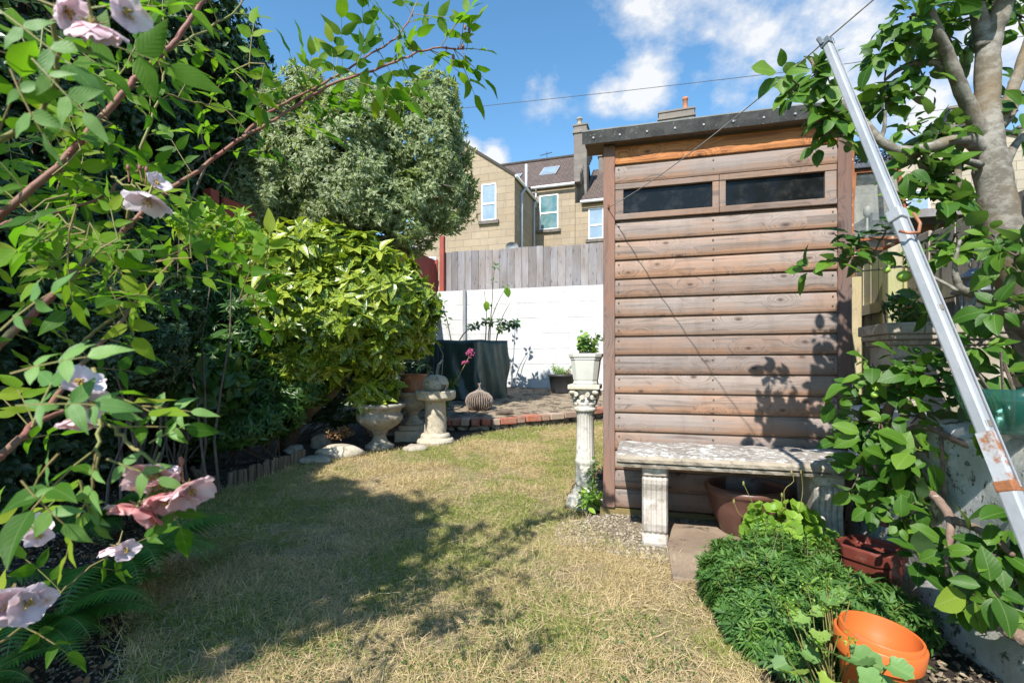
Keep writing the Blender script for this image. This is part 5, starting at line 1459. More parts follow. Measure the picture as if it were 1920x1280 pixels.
# ---- sword leaves
c = at(548, 660, 4.35); t = thing('sword_leaf_plant', 'two stiff upright sword shaped leaves in front of the laurel', 'plant', (c[0], c[1], 0))
leaves('blades', T_STRAP, np.array([[c[0] - .03, c[1], .62], [c[0] + .02, c[1], .62], [c[0] - .02, c[1], .6]]), np.array([[.12, -.1, 1], [-.55, 0, .7], [.5, .0, .6]]), np.array([[0, -1, 0.]] * 3), np.array([.85, .5, .45]), M['lf_strap'], t)

# ---- ferns
def fern(c, n, L, lab, az0=0, az1=2 * pi, seed=1):
    R = random.Random(seed); t = thing('fern', lab, 'fern', c, group='dark green ferns in the left bed')
    mb = MB(); P = []; D = []; U = []; Sz = []
    P2 = []
    for k in range(n):
        a = az0 + (az1 - az0) * (k + R.uniform(-.4, .4)) / n; l = L * R.uniform(.75, 1.1); lift = R.uniform(.45, .95)
        pts = []
        for i in range(30):
            f = (i / 29); r = l * f * (.85 - .12 * f); z = l * (lift * f - .62 * lift * f ** 2 - .12 * f ** 3)
            pts.append(np.array(c) + np.array([cos(a) * r, sin(a) * r, z + .04]))
        mb.tube(pts, list(np.linspace(.0025, .0007, 30)), 4, cap=False)
        for i in range(2, 30):
            for h in (0,):
                f = (i + h) / 29.5; q = pts[i] if h == 0 else (pts[i] + pts[min(i + 1, 29)]) / 2; tg = norm(pts[min(i + 1, 29)] - pts[i - 1]); sd = norm(np.cross(tg, [0, 0, 1.0]))
                nrm = np.cross(sd, tg)
                for s in (-1, 1):
                    P.append(q); D.append(norm(sd * s + tg * .25 + np.array([0, 0, -.10]))); U.append(nrm); Sz.append(l * .23 * (1 - f) ** .75 * min(1, f * 3 + .35) + .006)
    leaves('fronds', leaf_tmpl(22, .19, .05, .15, 'straight', teeth=.72), np.array(P), np.array(D), np.array(U), np.array(Sz), M['lf_fern'], t, rnd=np.clip(rng.normal(.45, .2, len(P)), 0, 1))
    mb.build('stalks', M['bark_stem'], t)
    return t


fern(np.array([-1.55, 1.90, .02]), 13, .62, 'large fern arching from the left bed towards the lawn', -1.9, 1.6, 3)
fern(np.array([-1.50, 1.52, .0]), 12, .50, 'fern at the lower left corner under the pink roses', -1.2, 1.2, 5)
fern(np.array([-2.2, 2.5, .0]), 12, .66, 'fern farther back below the dark hedge', -1.6, 1.2, 8)
fern(np.array([-1.42, 1.25, .0]), 9, .26, 'small fern nearest the camera beside the bare soil', -1.4, 1.6, 9)

# ---- rose bush
t = rose = thing('rose_bush', 'tall arching rose bush with thorny reddish canes and pale pink flowers', 'rose bush', (-1.25, .75, 0))
canes = [
    ([(-60, 470, .78), (13, 393, .78), (91, 329, .8), (161, 255, .82), (228, 181, .84), (265, 134, .86), (302, 101, .88), (339, 64, .9), (380, 5, .92), (410, -60, .94)], .0062, .004, 'bark_rose'),
    ([(-60, 440, .72), (0, 423, .75), (87, 401, .8), (185, 373, .86), (225, 340, .9)], .0035, .0022, 'bark_rose'),
    ([(-40, 690, .80), (0, 645, .82), (67, 585, .86), (124, 527, .9), (161, 490, .93), (198, 463, .95), (235, 430, .98), (265, 400, 1.0), (322, 353, 1.05), (386, 309, 1.1), (450, 262, 1.15), (497, 235, 1.18), (571, 188, 1.24), (640, 151, 1.28), (700, 132, 1.3), (760, 108, 1.32), (812, 92, 1.34), (868, 92, 1.35)], .0068, .0022, 'bark_rose'),
    ([(450, 262, 1.15), (482, 228, 1.2), (540, 190, 1.26), (620, 150, 1.33), (680, 110, 1.36), (745, 70, 1.4), (775, 20, 1.42)], .004, .0018, 'bark_rose'),
    ([(44, 816, .75), (90, 762, .82), (148, 689, .9), (195, 638, .98), (232, 598, 1.03), (262, 557, 1.07), (302, 514, 1.12), (336, 477, 1.18), (370, 440, 1.22)], .0052, .0022, 'bark_rose'),
    ([(120, 680, .95), (165, 632, 1.0), (215, 595, 1.03), (249, 574, 1.06), (289, 548, 1.1), (309, 527, 1.14), (350, 500, 1.2), (416, 467, 1.3), (440, 440, 1.32)], .0034, .0018, 'bark_stem'),
    ([(-60, 900, .6), (0, 857, .62), (44, 816, .66), (70, 790, .7), (120, 770, .74)], .0055, .0035, 'bark_rose'),
    ([(-40, 300, .5), (35, 240, .5), (90, 190, .5), (110, 110, .48), (100, 30, .46), (150, 20, .46)], .003, .002, 'bark_stem'),
    ([(175, 690, .55), (185, 790, .52), (180, 870, .5), (165, 930, .5)], .0022, .0014, 'bark_stem'),
    ([(185, 780, .53), (240, 830, .52), (270, 850, .5), (300, 885, .5)], .0022, .0014, 'bark_stem'),
    ([(-40, 1060, .6), (10, 1030, .62), (30, 1005, .62), (55, 985, .64)], .002, .0012, 'bark_stem'),
    ([(-40, 1230, .6), (55, 1165, .68), (95, 1130, .72), (160, 1070, .8), (215, 1035, .84)], .002, .0012, 'bark_stem'),
    ([(235, 430, .98), (260, 300, .95), (300, 170, .98), (310, 100, .98), (305, 30, .98)], .0030, .0018, 'bark_stem'),
    ([(120, 527, .9), (150, 520, .88), (200, 510, .9)], .002, .0015, 'bark_stem'),
    ([(200, 160, .84), (280, 165, .9), (340, 185, .95), (400, 200, 1.0)], .0022, .0014, 'bark_stem'),
    ([(300, 100, .88), (380, 60, .98), (440, 20, 1.05), (470, -20, 1.1)], .0025, .0014, 'bark_stem'),
    ([(210, 330, .8), (235, 350, .78), (265, 345, .76)], .002, .0014, 'bark_stem'),
]
LP = []; LD = []; LU = []; LS = []; LR = []
mb_r = MB()
def cr_interp(P, n):
    P = np.array(P, float); k = np.linspace(0, len(P) - 1, n); i = np.clip(k.astype(int), 0, len(P) - 2); f = (k - i)[:, None]
    p0 = P[np.maximum(i - 1, 0)]; p1 = P[i]; p2 = P[i + 1]; p3 = P[np.minimum(i + 2, len(P) - 1)]
    return .5 * ((2 * p1) + (-p0 + p2) * f + (2 * p0 - 5 * p1 + 4 * p2 - p3) * f ** 2 + (-p0 + 3 * p1 - 3 * p2 + p3) * f ** 3)


RR = random.Random(21)
def compound(q, d, up, L, n=5, rnd=None):
    """a rose leaf: stalk with n leaflets"""
    d = norm(d); sd = norm(np.cross(d, up)); up = np.cross(sd, d); l = L * 1.0
    pts = [q, q + d * l * .35, q + d * l * .75 - up * l * .04, q + d * l * 1.05 - up * l * .10]
    mb_r.tube(pts, [.0011, .0010, .0008, .0006], 4, cap=False)
    r0 = RR.random() if rnd is None else rnd
    def lf(p, dd, s):
        LP.append(p); LD.append(norm(dd + rng.normal(size=3) * .12)); LU.append(norm(up + rng.normal(size=3) * .25)); LS.append(s); LR.append(min(1, max(0, r0 + RR.uniform(-.2, .2))))
    lf(pts[3], d - up * .15, l * .62)
    lf(pts[2], sd * .9 + d * .5, l * .55); lf(pts[2], -sd * .9 + d * .5, l * .55)
    if n >= 5: lf(pts[1], sd + d * .25, l * .42); lf(pts[1], -sd + d * .25, l * .42)


for ci, (pp, r0, r1, mt) in enumerate(canes):
    P = [at(*p) for p in pp]; n = max(8, len(P) * 5); C = cr_interp(P, n); C = C + rng.normal(size=C.shape) * .0012
    mb = MB(); mb.tube(C, list(np.linspace(r0, r1, n)), 8)
    if mt == 'bark_rose':          # thorns
        L = np.linalg.norm(np.diff(C, axis=0), axis=1).sum()
        for _ in range(int(L / .045)):
            i = RR.randrange(1, n - 1); tg = norm(C[i + 1] - C[i - 1]); sd = norm(np.cross(tg, rng.normal(size=3))); rr = r0 + (r1 - r0) * i / n
            mb.tube([C[i] + sd * rr * .7 - tg * .003, C[i] + sd * (rr + .007) - tg * .004], [.0026, .0003], 5)
    mb.build('cane', M[mt], t, smooth=True)
    # leaves along the cane
    L = np.linalg.norm(np.diff(C, axis=0), axis=1); cum = np.concatenate([[0], np.cumsum(L)]); s_ = .02; side = 1
    gap = .046 if ci in (0, 12, 14, 15) else .034 if ci in (2, 3) else .052
    if ci in (8, 9): gap = .10
    if ci in (10, 11): gap = .06
    if ci in (1, 6, 7): gap = .055
    while s_ < cum[-1]:
        i = min(int(np.searchsorted(cum, s_)), n - 2); tg = norm(C[i + 1] - C[i]); view = norm(C[i] - np.array([0, 0, HC]))
        sd = norm(np.cross(tg, view)) * side
        d = norm(sd * RR.uniform(.5, 1.0) + tg * RR.uniform(.1, .8) + view * RR.uniform(-.45, .35) + np.array([0, 0, .15]))
        up = norm(-view * RR.uniform(.2, .9) + np.array([0, 0, .8]) + rng.normal(size=3) * .35)
        for _ in range(2 if ci == 2 and s_ > .55 * cum[-1] else 1): 
            compound(C[i], norm(d + rng.normal(size=3) * .15), up, RR.uniform(.066, .102) * (.75 if ci > 9 else 1) * (1.15 if ci in (2, 3) and s_ > .5 * cum[-1] else .8 if ci in (2, 3) else .9), 5)
        side = -side; s_ += gap * RR.uniform(.7, 1.4)
    compound(C[-1], norm(C[-1] - C[-3]), np.array([0, -.5, .8]), .06, 5)
# extra shoots filling the upper left corner
for k in range(26):
    px, py = RR.choice([(RR.uniform(-20, 260), RR.uniform(200, 470)), (RR.uniform(0, 240), RR.uniform(40, 330)), (RR.uniform(240, 440), RR.uniform(10, 150)), (RR.uniform(-20, 180), RR.uniform(380, 560)), (RR.uniform(130, 480), RR.uniform(450, 620))])
    D = RR.uniform(.62, 1.1); q = at(px, py, D); a = RR.uniform(0, 2 * pi); e = q + np.array([cos(a), .3 * RR.uniform(-1, 1), sin(a)]) * .06
    mb_r.tube([q, (q + e) / 2 + rng.normal(size=3) * .004, e], [.0014, .0012, .0009], 4, cap=False)
    for m in range(3): compound(q + (e - q) * (m / 2), norm(rng.normal(size=3) * (1, .5, 1) + (e - q) * 8), norm(np.array([0, -.6, .7]) + rng.normal(size=3) * .3), RR.uniform(.058, .090), 5)
mb_r.build('leaf_stalks', M['bark_stem'], t)
leaves('foliage', T_ROSE, np.array(LP), np.array(LD), np.array(LU), np.array(LS), M['lf_rose'], t, rnd=np.array(LR))
# near pale leaves lower left
LP.clear(); LD.clear(); LU.clear(); LS.clear(); LR.clear(); mb_r = MB()
for (px, py, D, ax_, az_, L) in ((60, 800, .45, .2, .9, .055), (20, 700, .42, .9, .3, .055), (110, 850, .45, -.6, -.5, .05), (180, 850, .45, -.3, -1, .05), (150, 900, .46, .1, -1, .045), (200, 860, .47, .9, -.4, .045), (40, 900, .44, .5, -.8, .05), (0, 620, .45, .6, .7, .05),
                              (260, 760, .55, 1, -.1, .05), (30, 760, .42, .9, .05, .055), (100, 740, .45, 1, -.3, .045), (280, 830, .5, .8, .5, .028), (0, 20, .42, .8, -.6, .06), (60, 110, .42, .6, -.7, .05), (20, 130, .42, .3, -1, .05)):
    q = at(px, py, D); compound(q, np.array([ax_, .15, az_]), norm(np.array([-.2, -.8, .55])), L, 5)
mb_r.build('leaf_stalks', M['bark_stem'], t)
leaves('near_foliage', T_ROSE, np.array(LP), np.array(LD), np.array(LU), np.array(LS), M['lf_rose_pale'], t, rnd=np.array(LR))


def flower(c, d, R_, pink, npet=5, cup=.45, seed=0, parent=None):
    """one rose: petals, stamens, sepals"""
    RF = random.Random(seed); d = norm(np.array(d, float)); a = norm(np.cross(d, [.2, .5, .8])); b = np.cross(d, a); mb = MB()
    for k in range(npet):
        an = 2 * pi * k / npet + RF.uniform(-.15, .15); rad = a * cos(an) + b * sin(an); tan = -a * sin(an) + b * cos(an); mb.cr = min(1, max(0, pink + RF.uniform(-.12, .12)))
        cu = cup * RF.uniform(.7, 1.3); V = []; ni, nj = 8, 8; rl = RF.uniform(.88, 1.1)
        for i in range(ni + 1):
            f = i / ni; w = .60 * sin(pi * (.12 + .80 * f) ** .9) ** .65
            notch = .05
            for j in range(nj + 1):
                q = (j / nj - .5) * 2
                ff = f * (1 - notch * (1 - abs(q)) ** 2 * f); ff = f * (1 - .12 * abs(q) ** 2.5 * f) * (1 - notch * (1 - abs(q)) ** 3 * f)
                V.append(c + (rad * (ff * rl) + tan * (w * q) + d * (cu * (ff ** 1.6) + .10 * q * q * f - (.22 * max(0, f - .7) ** 1.2) + .06 * sin(q * 5 + k * 2.1 + f * 3) * f + .03 * sin(q * 13 + k) * f * f)) * R_ + d * (k % 2) * .001)
        F = [(i * (nj + 1) + j, i * (nj + 1) + j + 1, (i + 1) * (nj + 1) + j + 1, (i + 1) * (nj + 1) + j) for i in range(ni) for j in range(nj)]
        mb.add(V, F)
    fl = mb.build('flower', M['petal'], parent, smooth=True)
    mb = MB()
    for k in range(16):
        an = RF.uniform(0, 6.3); r = R_ * RF.uniform(.05, .26); e = c + (a * cos(an) + b * sin(an)) * r + d * R_ * RF.uniform(.22, .36); mb.tube([c + d * R_ * .05, e], .0004, 3); V, F = lumpy(e, (.0011,) * 3, sub=1, amp=0); mb.add(V, F)
    mb.build('stamens', M['stamen'], fl, smooth=True)
    mb = MB(); mb.tube([c - d * .006, c + d * .001], [.0035, .005], 8); mb.tube([c - d * .03 + np.array([0, 0, -.004]), c - d * .004], [.0009, .0016], 5)
    for k in range(5): an = 2 * pi * k / 5 + .6; rad = a * cos(an) + b * sin(an); mb.tube([c - d * .001, c + rad * R_ * .45 - d * R_ * .12], [.002, .0004], 4)
    mb.build('calyx', M['bark_stem'], fl)
    return fl


for i, (px, py, D, dx, dy, dz, R_, pk, np_) in enumerate((
    (175, 45, .44, -.1, .4, -.9, .025, .25, 7), (120, 20, .44, .6, .1, -.3, .020, .1, 5), (235, 25, .45, .6, -.3, -.2, .018, .05, 5),
    (278, 372, .68, .0, -.3, -.95, .030, .02, 5), (292, 345, .70, .5, -.2, .3, .018, .0, 5),
    (148, 722, .50, .5, -.2, .45, .021, .02, 6), (165, 755, .50, .7, -.2, -.3, .020, .05, 5), (150, 785, .52, .2, -.2, -.8, .022, .35, 6),
    (285, 885, .50, .2, -.6, -.6, .026, .45, 6), (262, 950, .49, -.3, -.4, -.85, .026, .92, 7), (320, 930, .50, .2, -.5, -.75, .028, .62, 7), (355, 915, .50, .6, -.3, -.5, .026, .42, 5), (300, 905, .5, -.2, -.2, .9, .024, .3, 5),
    (62, 992, .64, .5, -.4, .3, .020, .12, 5), (72, 1000, .62, .7, -.5, -.4, .016, .12, 5), (222, 1024, .84, .0, -.3, -.9, .028, .25, 6), (235, 1030, .83, .6, -.4, .0, .020, .15, 5),
    (22, 1125, .55, .4, -.5, -.3, .030, .15, 7), (48, 1130, .55, .8, -.3, .0, .024, .12, 5), (0, 1140, .55, -.1, -.4, -.8, .026, .18, 5))):
    flower(at(px, py, D), (dx, dy, dz), R_, pk, np_, seed=i, parent=rose)
# buds on the upper tips
for (px, py, D) in ((868, 92, 1.35), (878, 75, 1.36), (872, 55, 1.37), (850, 110, 1.34), (880, 60, 1.33), (240, 318, .7), (262, 318, .7), (275, 322, .7), (290, 905, .5), (340, 870, .5)):
    mb = MB(); p = at(px, py, D); k = .6 if D < .8 else 1; q = p + np.array([RR.uniform(-.01, .01), 0, -.03]) * k; mb.tube([q, p], [.0009, .0012], 4, cap=False); V, F = lumpy(p + np.array([0, 0, .005]) * k, (.0045 * k, .0045 * k, .008 * k), sub=2, amp=.05); mb.add(V, F)
    mb.build('bud', M['bark_rose'], t, smooth=True)

# ---- apple tree
t = apple = thing('apple_tree', 'apple tree with thick pale grey trunk in the raised bed at the right', 'tree', (1.98, 1.75, .66))
limbs = [([(2030, 830, 1.75), (1960, 700, 1.68), (1915, 560, 1.63), (1893, 470, 1.60), (1872, 390, 1.6), (1858, 310, 1.6), (1850, 240, 1.6), (1852, 150, 1.6), (1856, 70, 1.6), (1878, 20, 1.58), (1905, -60, 1.55), (1920, -200, 1.5)], [.10, .095, .09, .085, .080, .071, .062, .052, .050, .042, .036, .03]),
         ([(1846, 90, 1.6), (1836, 30, 1.6), (1825, -40, 1.62), (1820, -160, 1.6)], [.036, .034, .03, .025]),
         ([(1845, 260, 1.6), (1815, 200, 1.58), (1795, 150, 1.55), (1775, 100, 1.53), (1755, 55, 1.5), (1735, 5, 1.5), (1715, -60, 1.48)], [.042, .034, .030, .027, .024, .022, .018]),
         ([(1795, 155, 1.55), (1765, 122, 1.56), (1725, 116, 1.58), (1690, 128, 1.6), (1660, 150, 1.6)], [.020, .018, .015, .012, .007]),
         ([(1850, 285, 1.6), (1815, 262, 1.58), (1785, 264, 1.56), (1740, 278, 1.55), (1695, 284, 1.55), (1655, 268, 1.56), (1615, 225, 1.58), (1580, 198, 1.6), (1545, 178, 1.6), (1510, 168, 1.6), (1480, 152, 1.6)], [.045, .034, .028, .027, .024, .020, .019, .019, .016, .010, .006]),
         ([(1650, 265, 1.56), (1658, 240, 1.55), (1660, 208, 1.54)], [.011, .009, .006]), ([(1535, 172, 1.6), (1530, 140, 1.58), (1520, 110, 1.58)], [.011, .009, .006]),
         ([(1838, 310, 1.58), (1800, 302, 1.54), (1796, 335, 1.53), (1792, 365, 1.53), (1778, 382, 1.52)], [.018, .014, .015, .016, .008]),
         ([(1868, 240, 1.6), (1895, 180, 1.6), (1915, 120, 1.62), (1935, 60, 1.62)], [.034, .028, .024, .02]), ([(1885, 310, 1.6), (1905, 270, 1.6), (1940, 235, 1.6)], [.022, .018, .014]), ([(1880, 240, 1.6), (1900, 215, 1.6), (1915, 170, 1.6)], [.012, .01, .006]),
         ([(1945, 640, 1.66), (1895, 590, 1.55), (1860, 567, 1.5), (1825, 550, 1.48), (1800, 540, 1.47), (1790, 500, 1.46), (1800, 450, 1.46)], [.045, .034, .028, .024, .018, .010, .006]),
         ([(1830, 552, 1.48), (1820, 575, 1.45), (1808, 590, 1.44)], [.014, .01, .006]), ([(1795, 545, 1.47), (1750, 520, 1.5), (1700, 500, 1.6), (1650, 505, 1.7), (1600, 510, 1.75)], [.009, .007, .006, .005, .003]),
         ([(1890, 640, 1.6), (1830, 610, 1.5), (1815, 650, 1.48), (1840, 690, 1.47)], [.01, .007, .006, .004])]
mb = MB()
for pp, rr in limbs:
    rr = [q * .66 for q in rr]; n = len(pp) * 4; C = cr_interp([at(*p) for p in pp], n); r = np.interp(np.linspace(0, 1, n), np.linspace(0, 1, len(rr)), rr) * 1.0
    C = C + rng.normal(size=C.shape) * (r * .05)[:, None]
    mb.tube(C, list(r * (1 + .05 * np.sin(np.arange(n) * 1.9))), 14)
mb.build('trunk', M['bark_apple'], t, smooth=True)


def leaf_clumps(t, spots, size, tm, mat, name='foliage', per=7, tubes=True, stemmat='bark_dark', upz=.5):
    """spots: (px,py,D,spread_px,n)"""
    P = []; O = []; mb = MB()
    for (px, py, D, sp, n) in spots:
        c = at(px, py, D)
        for _ in range(n):
            q = at(px + rng.normal() * sp * .6, py + rng.normal() * sp * .5, D + rng.normal() * sp * .55 / FPX * D); P.append(q); O.append(norm(q - c + np.array([0, -.04, .05]) + rng.normal(size=3) * .03))
            if tubes: mb.tube(meander(c, q, 3, .1), [.004, .003, .0025, .002], 5, cap=False)
    pos, d, up, idx = rosette(np.array(P), np.array(O), per, .95, .35, .02, .35, upz)
    cl = rng.random(len(P)); leaves(name, tm, pos, d, up, size * rng.uniform(.4, 1.2, len(pos)), M[mat], t, rnd=np.clip(.5 * cl[idx] + .5 * rng.random(len(idx)), 0, 1))
    if tubes: mb.build('twigs', M[stemmat], t, smooth=True)


SP = [(1500, 165, 1.6, 42, 8), (1540, 130, 1.58, 35, 4), (1550, 235, 1.6, 36, 7), (1530, 250, 1.6, 26, 3), (1590, 235, 1.6, 26, 3), (1655, 120, 1.6, 30, 4), (1680, 70, 1.58, 36, 5), (1640, 180, 1.6, 28, 3), (1710, 30, 1.55, 40, 5), (1690, 190, 1.65, 24, 3),
      (1730, 150, 1.6, 35, 5), (1770, 60, 1.65, 40, 7), (1800, 20, 1.7, 40, 5), (1850, 0, 1.75, 50, 6), (1910, 30, 1.75, 50, 8), (1760, 250, 1.6, 25, 5), (1700, 240, 1.6, 25, 4), (1720, 290, 1.55, 30, 5), (1770, 320, 1.56, 28, 5), (1790, 270, 1.58, 18, 3), (1780, 375, 1.52, 18, 5), (1740, 350, 1.53, 18, 3),
      (1590, 475, 1.78, 26, 5), (1650, 450, 1.72, 25, 3), (1570, 490, 1.76, 28, 4), (1730, 480, 1.6, 26, 3), (1810, 470, 1.5, 35, 6), (1790, 440, 1.5, 20, 3), (1720, 570, 1.9, 20, 3), (1880, 470, 1.4, 40, 4), (1915, 190, 1.7, 30, 4), (1905, 250, 1.7, 18, 2), (1905, 480, 1.3, 30, 3), (1900, 590, 1.35, 30, 3), (1840, 640, 1.45, 22, 2), (1700, 385, 1.55, 12, 2),
      (1820, -90, 1.6, 80, 14), (1720, -90, 1.5, 70, 8), (1920, -60, 1.6, 60, 10)]
leaf_clumps(t, SP, .072, T_APP, 'lf_apple', per=6)
for (px, py, D, r) in ((1695, 518, 1.6, .020), (1662, 506, 1.66, .012), (1500, 175, 1.58, .012)):
    mb = MB(); V, F = lumpy(at(px, py, D), (r, r, r * .95), sub=3, amp=.02); mb.add(V, F); mb.tube([at(px, py, D) + (0, 0, r * .8), at(px, py, D) + (.005, 0, r + .018)], .0015, 5); mb.build('apple', M['apple'], t, smooth=True)

# ---- trained apple against the wall
t = thing('trained_apple', 'low trained apple branches sprawling over the rendered wall and bench end', 'tree', UVW(.93, 1.95, 0))
mb = MB()
for pp, rr in (([(1655, 985, 1.86), (1657, 900, 1.84), (1655, 830, 1.82), (1665, 770, 1.8), (1690, 720, 1.75)], [.020, .022, .022, .018, .01]), ([(1690, 960, 1.66), (1737, 925, 1.6), (1765, 947, 1.52), (1782, 975, 1.46), (1778, 1030, 1.42), (1775, 1080, 1.40)], [.008, .013, .014, .012, .008, .005]),
               ([(1740, 1080, 1.5), (1790, 1115, 1.4), (1847, 1150, 1.3), (1913, 1193, 1.22), (1990, 1230, 1.15)], [.012, .014, .016, .018, .02]), ([(1660, 830, 1.82), (1730, 800, 1.7), (1800, 830, 1.55), (1850, 850, 1.45)], [.014, .012, .010, .006]), ([(1790, 975, 1.45), (1850, 1000, 1.35), (1900, 1040, 1.25)], [.012, .010, .006])):
    n = len(pp) * 4; C = cr_interp([at(*p) for p in pp], n); r = np.interp(np.linspace(0, 1, n), np.linspace(0, 1, len(rr)), rr); mb.tube(C + rng.normal(size=C.shape) * .0015, list(r), 10)
mb.build('branches', M['bark_trained'], t, smooth=True)
SP = [(1610, 745, 1.85, 26, 5), (1640, 700, 1.8, 34, 6), (1700, 690, 1.75, 36, 6), (1760, 710, 1.7, 32, 5), (1620, 805, 1.88, 30, 6), (1650, 790, 1.78, 34, 5), (1585, 840, 1.86, 24, 3), (1720, 780, 1.72, 36, 5), (1780, 760, 1.62, 28, 4), (1620, 870, 1.78, 36, 6), (1680, 850, 1.7, 32, 4), (1740, 850, 1.62, 24, 2),
      (1650, 930, 1.75, 26, 5), (1700, 900, 1.66, 34, 5), (1690, 965, 1.62, 30, 6), (1730, 1000, 1.58, 22, 3), (1730, 1045, 1.52, 18, 3), (1800, 1030, 1.38, 24, 2), (1870, 1040, 1.3, 34, 4), (1900, 1090, 1.28, 30, 4), (1790, 1120, 1.35, 26, 3), (1860, 1125, 1.3, 32, 3), (1890, 970, 1.25, 24, 2), (1840, 720, 1.55, 30, 3), (1900, 700, 1.45, 30, 3), (1850, 790, 1.45, 16, 2)]
leaf_clumps(t, SP, .082, T_APP, 'lf_apple', per=5)
for (px, py, D, r) in ((1660, 718, 1.72, .014), (1785, 614, 1.6, .010), (1640, 740, 1.75, .012)):
    mb = MB(); V, F = lumpy(at(px, py, D), (r, r, r * .95), sub=3, amp=.02); mb.add(V, F); mb.tube([at(px, py, D) + (0, 0, r * .8), at(px, py, D) + (.005, 0, r + .018)], .0015, 5); mb.build('apple', M['apple'], t, smooth=True)
mb = MB(); a, b = at(1764, 800, 1.62), at(1770, 940, 1.60); mb.tube([a, b], .006, 6); o = mb.build('garden_stake', M['bark_dark'], None, origin=b); tag(o, 'thin dark stake standing among the leaves against the rendered wall', 'stake')
shrub('trough_plant', 'small blue green leafy plant growing in the carved stone trough', [Bp(1700, 575, 2.5, .10, .08, .07)], 40, 7, .05, T_LAN, 'lf_shrub', 'plant', stems=4, facing=-1)

# ---- green mound
cM = np.array([.86, 1.66, .0]); t = thing('green_mound', 'dense mound of whorled green leaves in front of the stone bench', 'plant', cM)
BM = [(.93, 1.71, .03, .20, .30, .20), (1.05, 1.72, .03, .16, .27, .17), (.87, 1.58, .03, .175, .22, .15), (.95, 1.48, .02, .18, .16, .14), (1.02, 1.47, .02, .14, .13, .11)]
P, Q = blob_pts(BM, 2300, lo=.82, hi=1.10, lump=.12, facing=-.5)
Q = norm(Q + np.array([0, 0, .35]))
allp = []; alld = []; allu = []; alls = []; idx = []
for lay, (off, sz) in enumerate(((0.0, .040), (-.016, .044))):
    pos, d, up, ix = rosette(P + Q * off, Q, 8, .95, -.10, .001, .22, .1); allp.append(pos); alld.append(d); allu.append(up); alls.append(sz * rng.uniform(.7, 1.1, len(pos))); idx.append(ix)
cl = rng.random(len(P)); idx = np.concatenate(idx)
leaves('foliage', leaf_tmpl(3, .11, .3, .15, 'lance'), np.concatenate(allp), np.concatenate(alld), np.concatenate(allu), np.concatenate(alls), M['lf_galium'], t, rnd=np.clip(.55 * cl[idx] + .45 * rng.random(len(idx)), 0, 1))
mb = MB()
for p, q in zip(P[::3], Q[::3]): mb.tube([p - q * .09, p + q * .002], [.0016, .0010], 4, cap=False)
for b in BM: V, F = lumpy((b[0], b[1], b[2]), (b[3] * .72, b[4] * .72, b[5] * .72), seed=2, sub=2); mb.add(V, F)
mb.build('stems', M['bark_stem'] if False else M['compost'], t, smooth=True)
shrub('dark_ground_cover', 'darker shaded whorled plants behind the orange pots', [(1.22, 1.68, .02, .17, .20, .13), (1.14, 1.88, .02, .13, .15, .14)], 480, 8, .045, leaf_tmpl(3, .11, .3, .15, 'lance'), 'lf_galium', 'plant', stems=6, spread=1.1, droop=0)
# taller sprigs and dead stems breaking the mound's outline
tm_w = leaf_tmpl(3, .11, .3, .15, 'lance'); mb = MB(); md = MB(); P2 = []; Q2 = []
for i in rng.integers(0, len(P), 130):
    if P[i][2] < .05: continue
    h = rng.uniform(.02, .065); e = P[i] + Q[i] * h * .6 + np.array([rng.normal() * .012, rng.normal() * .012, h])
    mb.tube([P[i], (P[i] + e) / 2 + rng.normal(size=3) * .003, e], [.0013, .0011, .0008], 4, cap=False)
    for f in (.45, .75, 1.0): P2.append(P[i] + (e - P[i]) * f); Q2.append(norm(e - P[i]))
for i in rng.integers(0, len(P), 40): e = P[i] + rng.normal(size=3) * .05 + np.array([0, 0, .04]); md.tube([P[i], e], [.001, .0006], 4, cap=False)
pos, dd, up, ix = rosette(np.array(P2), np.array(Q2), 7, 1.0, -.1, .001, .2, .1); leaves('sprigs', tm_w, pos, dd, up, .030 * rng.uniform(.6, 1.2, len(pos)), M['lf_galium'], t, rnd=np.clip(rng.normal(.7, .2, len(pos)), 0, 1))
mb.build('sprig_stalks', M['bark_stem'], t, smooth=True); md.build('dead_stems', M['litter'], t)
# ---- lime plant
shrub('lime_plant', 'bright lime green lobed leaves beside the glazed pot', [Bp(1470, 985, 2.15, .13, .12, .10), Bp(1430, 1000, 2.1, .07, .08, .05)], 70, 5, .052, T_LOB, 'lf_lime', 'plant', stems=10, droop=-.1, spread=1.0, facing=-1)
shrub('sprig_plant', 'straggly pale green sprigs at the foot of the right bench support', [Bp(1570, 1035, 2.0, .09, .06, .08)], 40, 5, .03, T_OV3, 'lf_lime', 'plant', stems=8, facing=-1)
# ---- poppy seed stems
t = thing('wispy_stems', 'thin wiry stems with small green seed heads rising in front of the bench', 'plant', at(1450, 1010, 2.1))
for (pp) in ([(1420, 960, 2.15), (1405, 930, 2.15), (1394, 906, 2.15)], [(1393, 968, 2.1), (1384, 960, 2.1), (1376, 940, 2.1)], [(1475, 960, 2.1), (1470, 920, 2.1), (1488, 902, 2.1), (1484, 886, 2.1)], [(1498, 960, 2.1), (1505, 920, 2.1), (1502, 885, 2.1)], [(1466, 960, 2.1), (1466, 928, 2.1)]):
    C = cr_interp([at(*p) for p in pp], 10); mb = MB(); mb.tube(C, .0016, 5); V, F = lumpy(C[-1], (.005, .005, .012), sub=2, amp=.05); mb.add(V, F); mb.build('stem', M['bark_stem'], t, smooth=True)
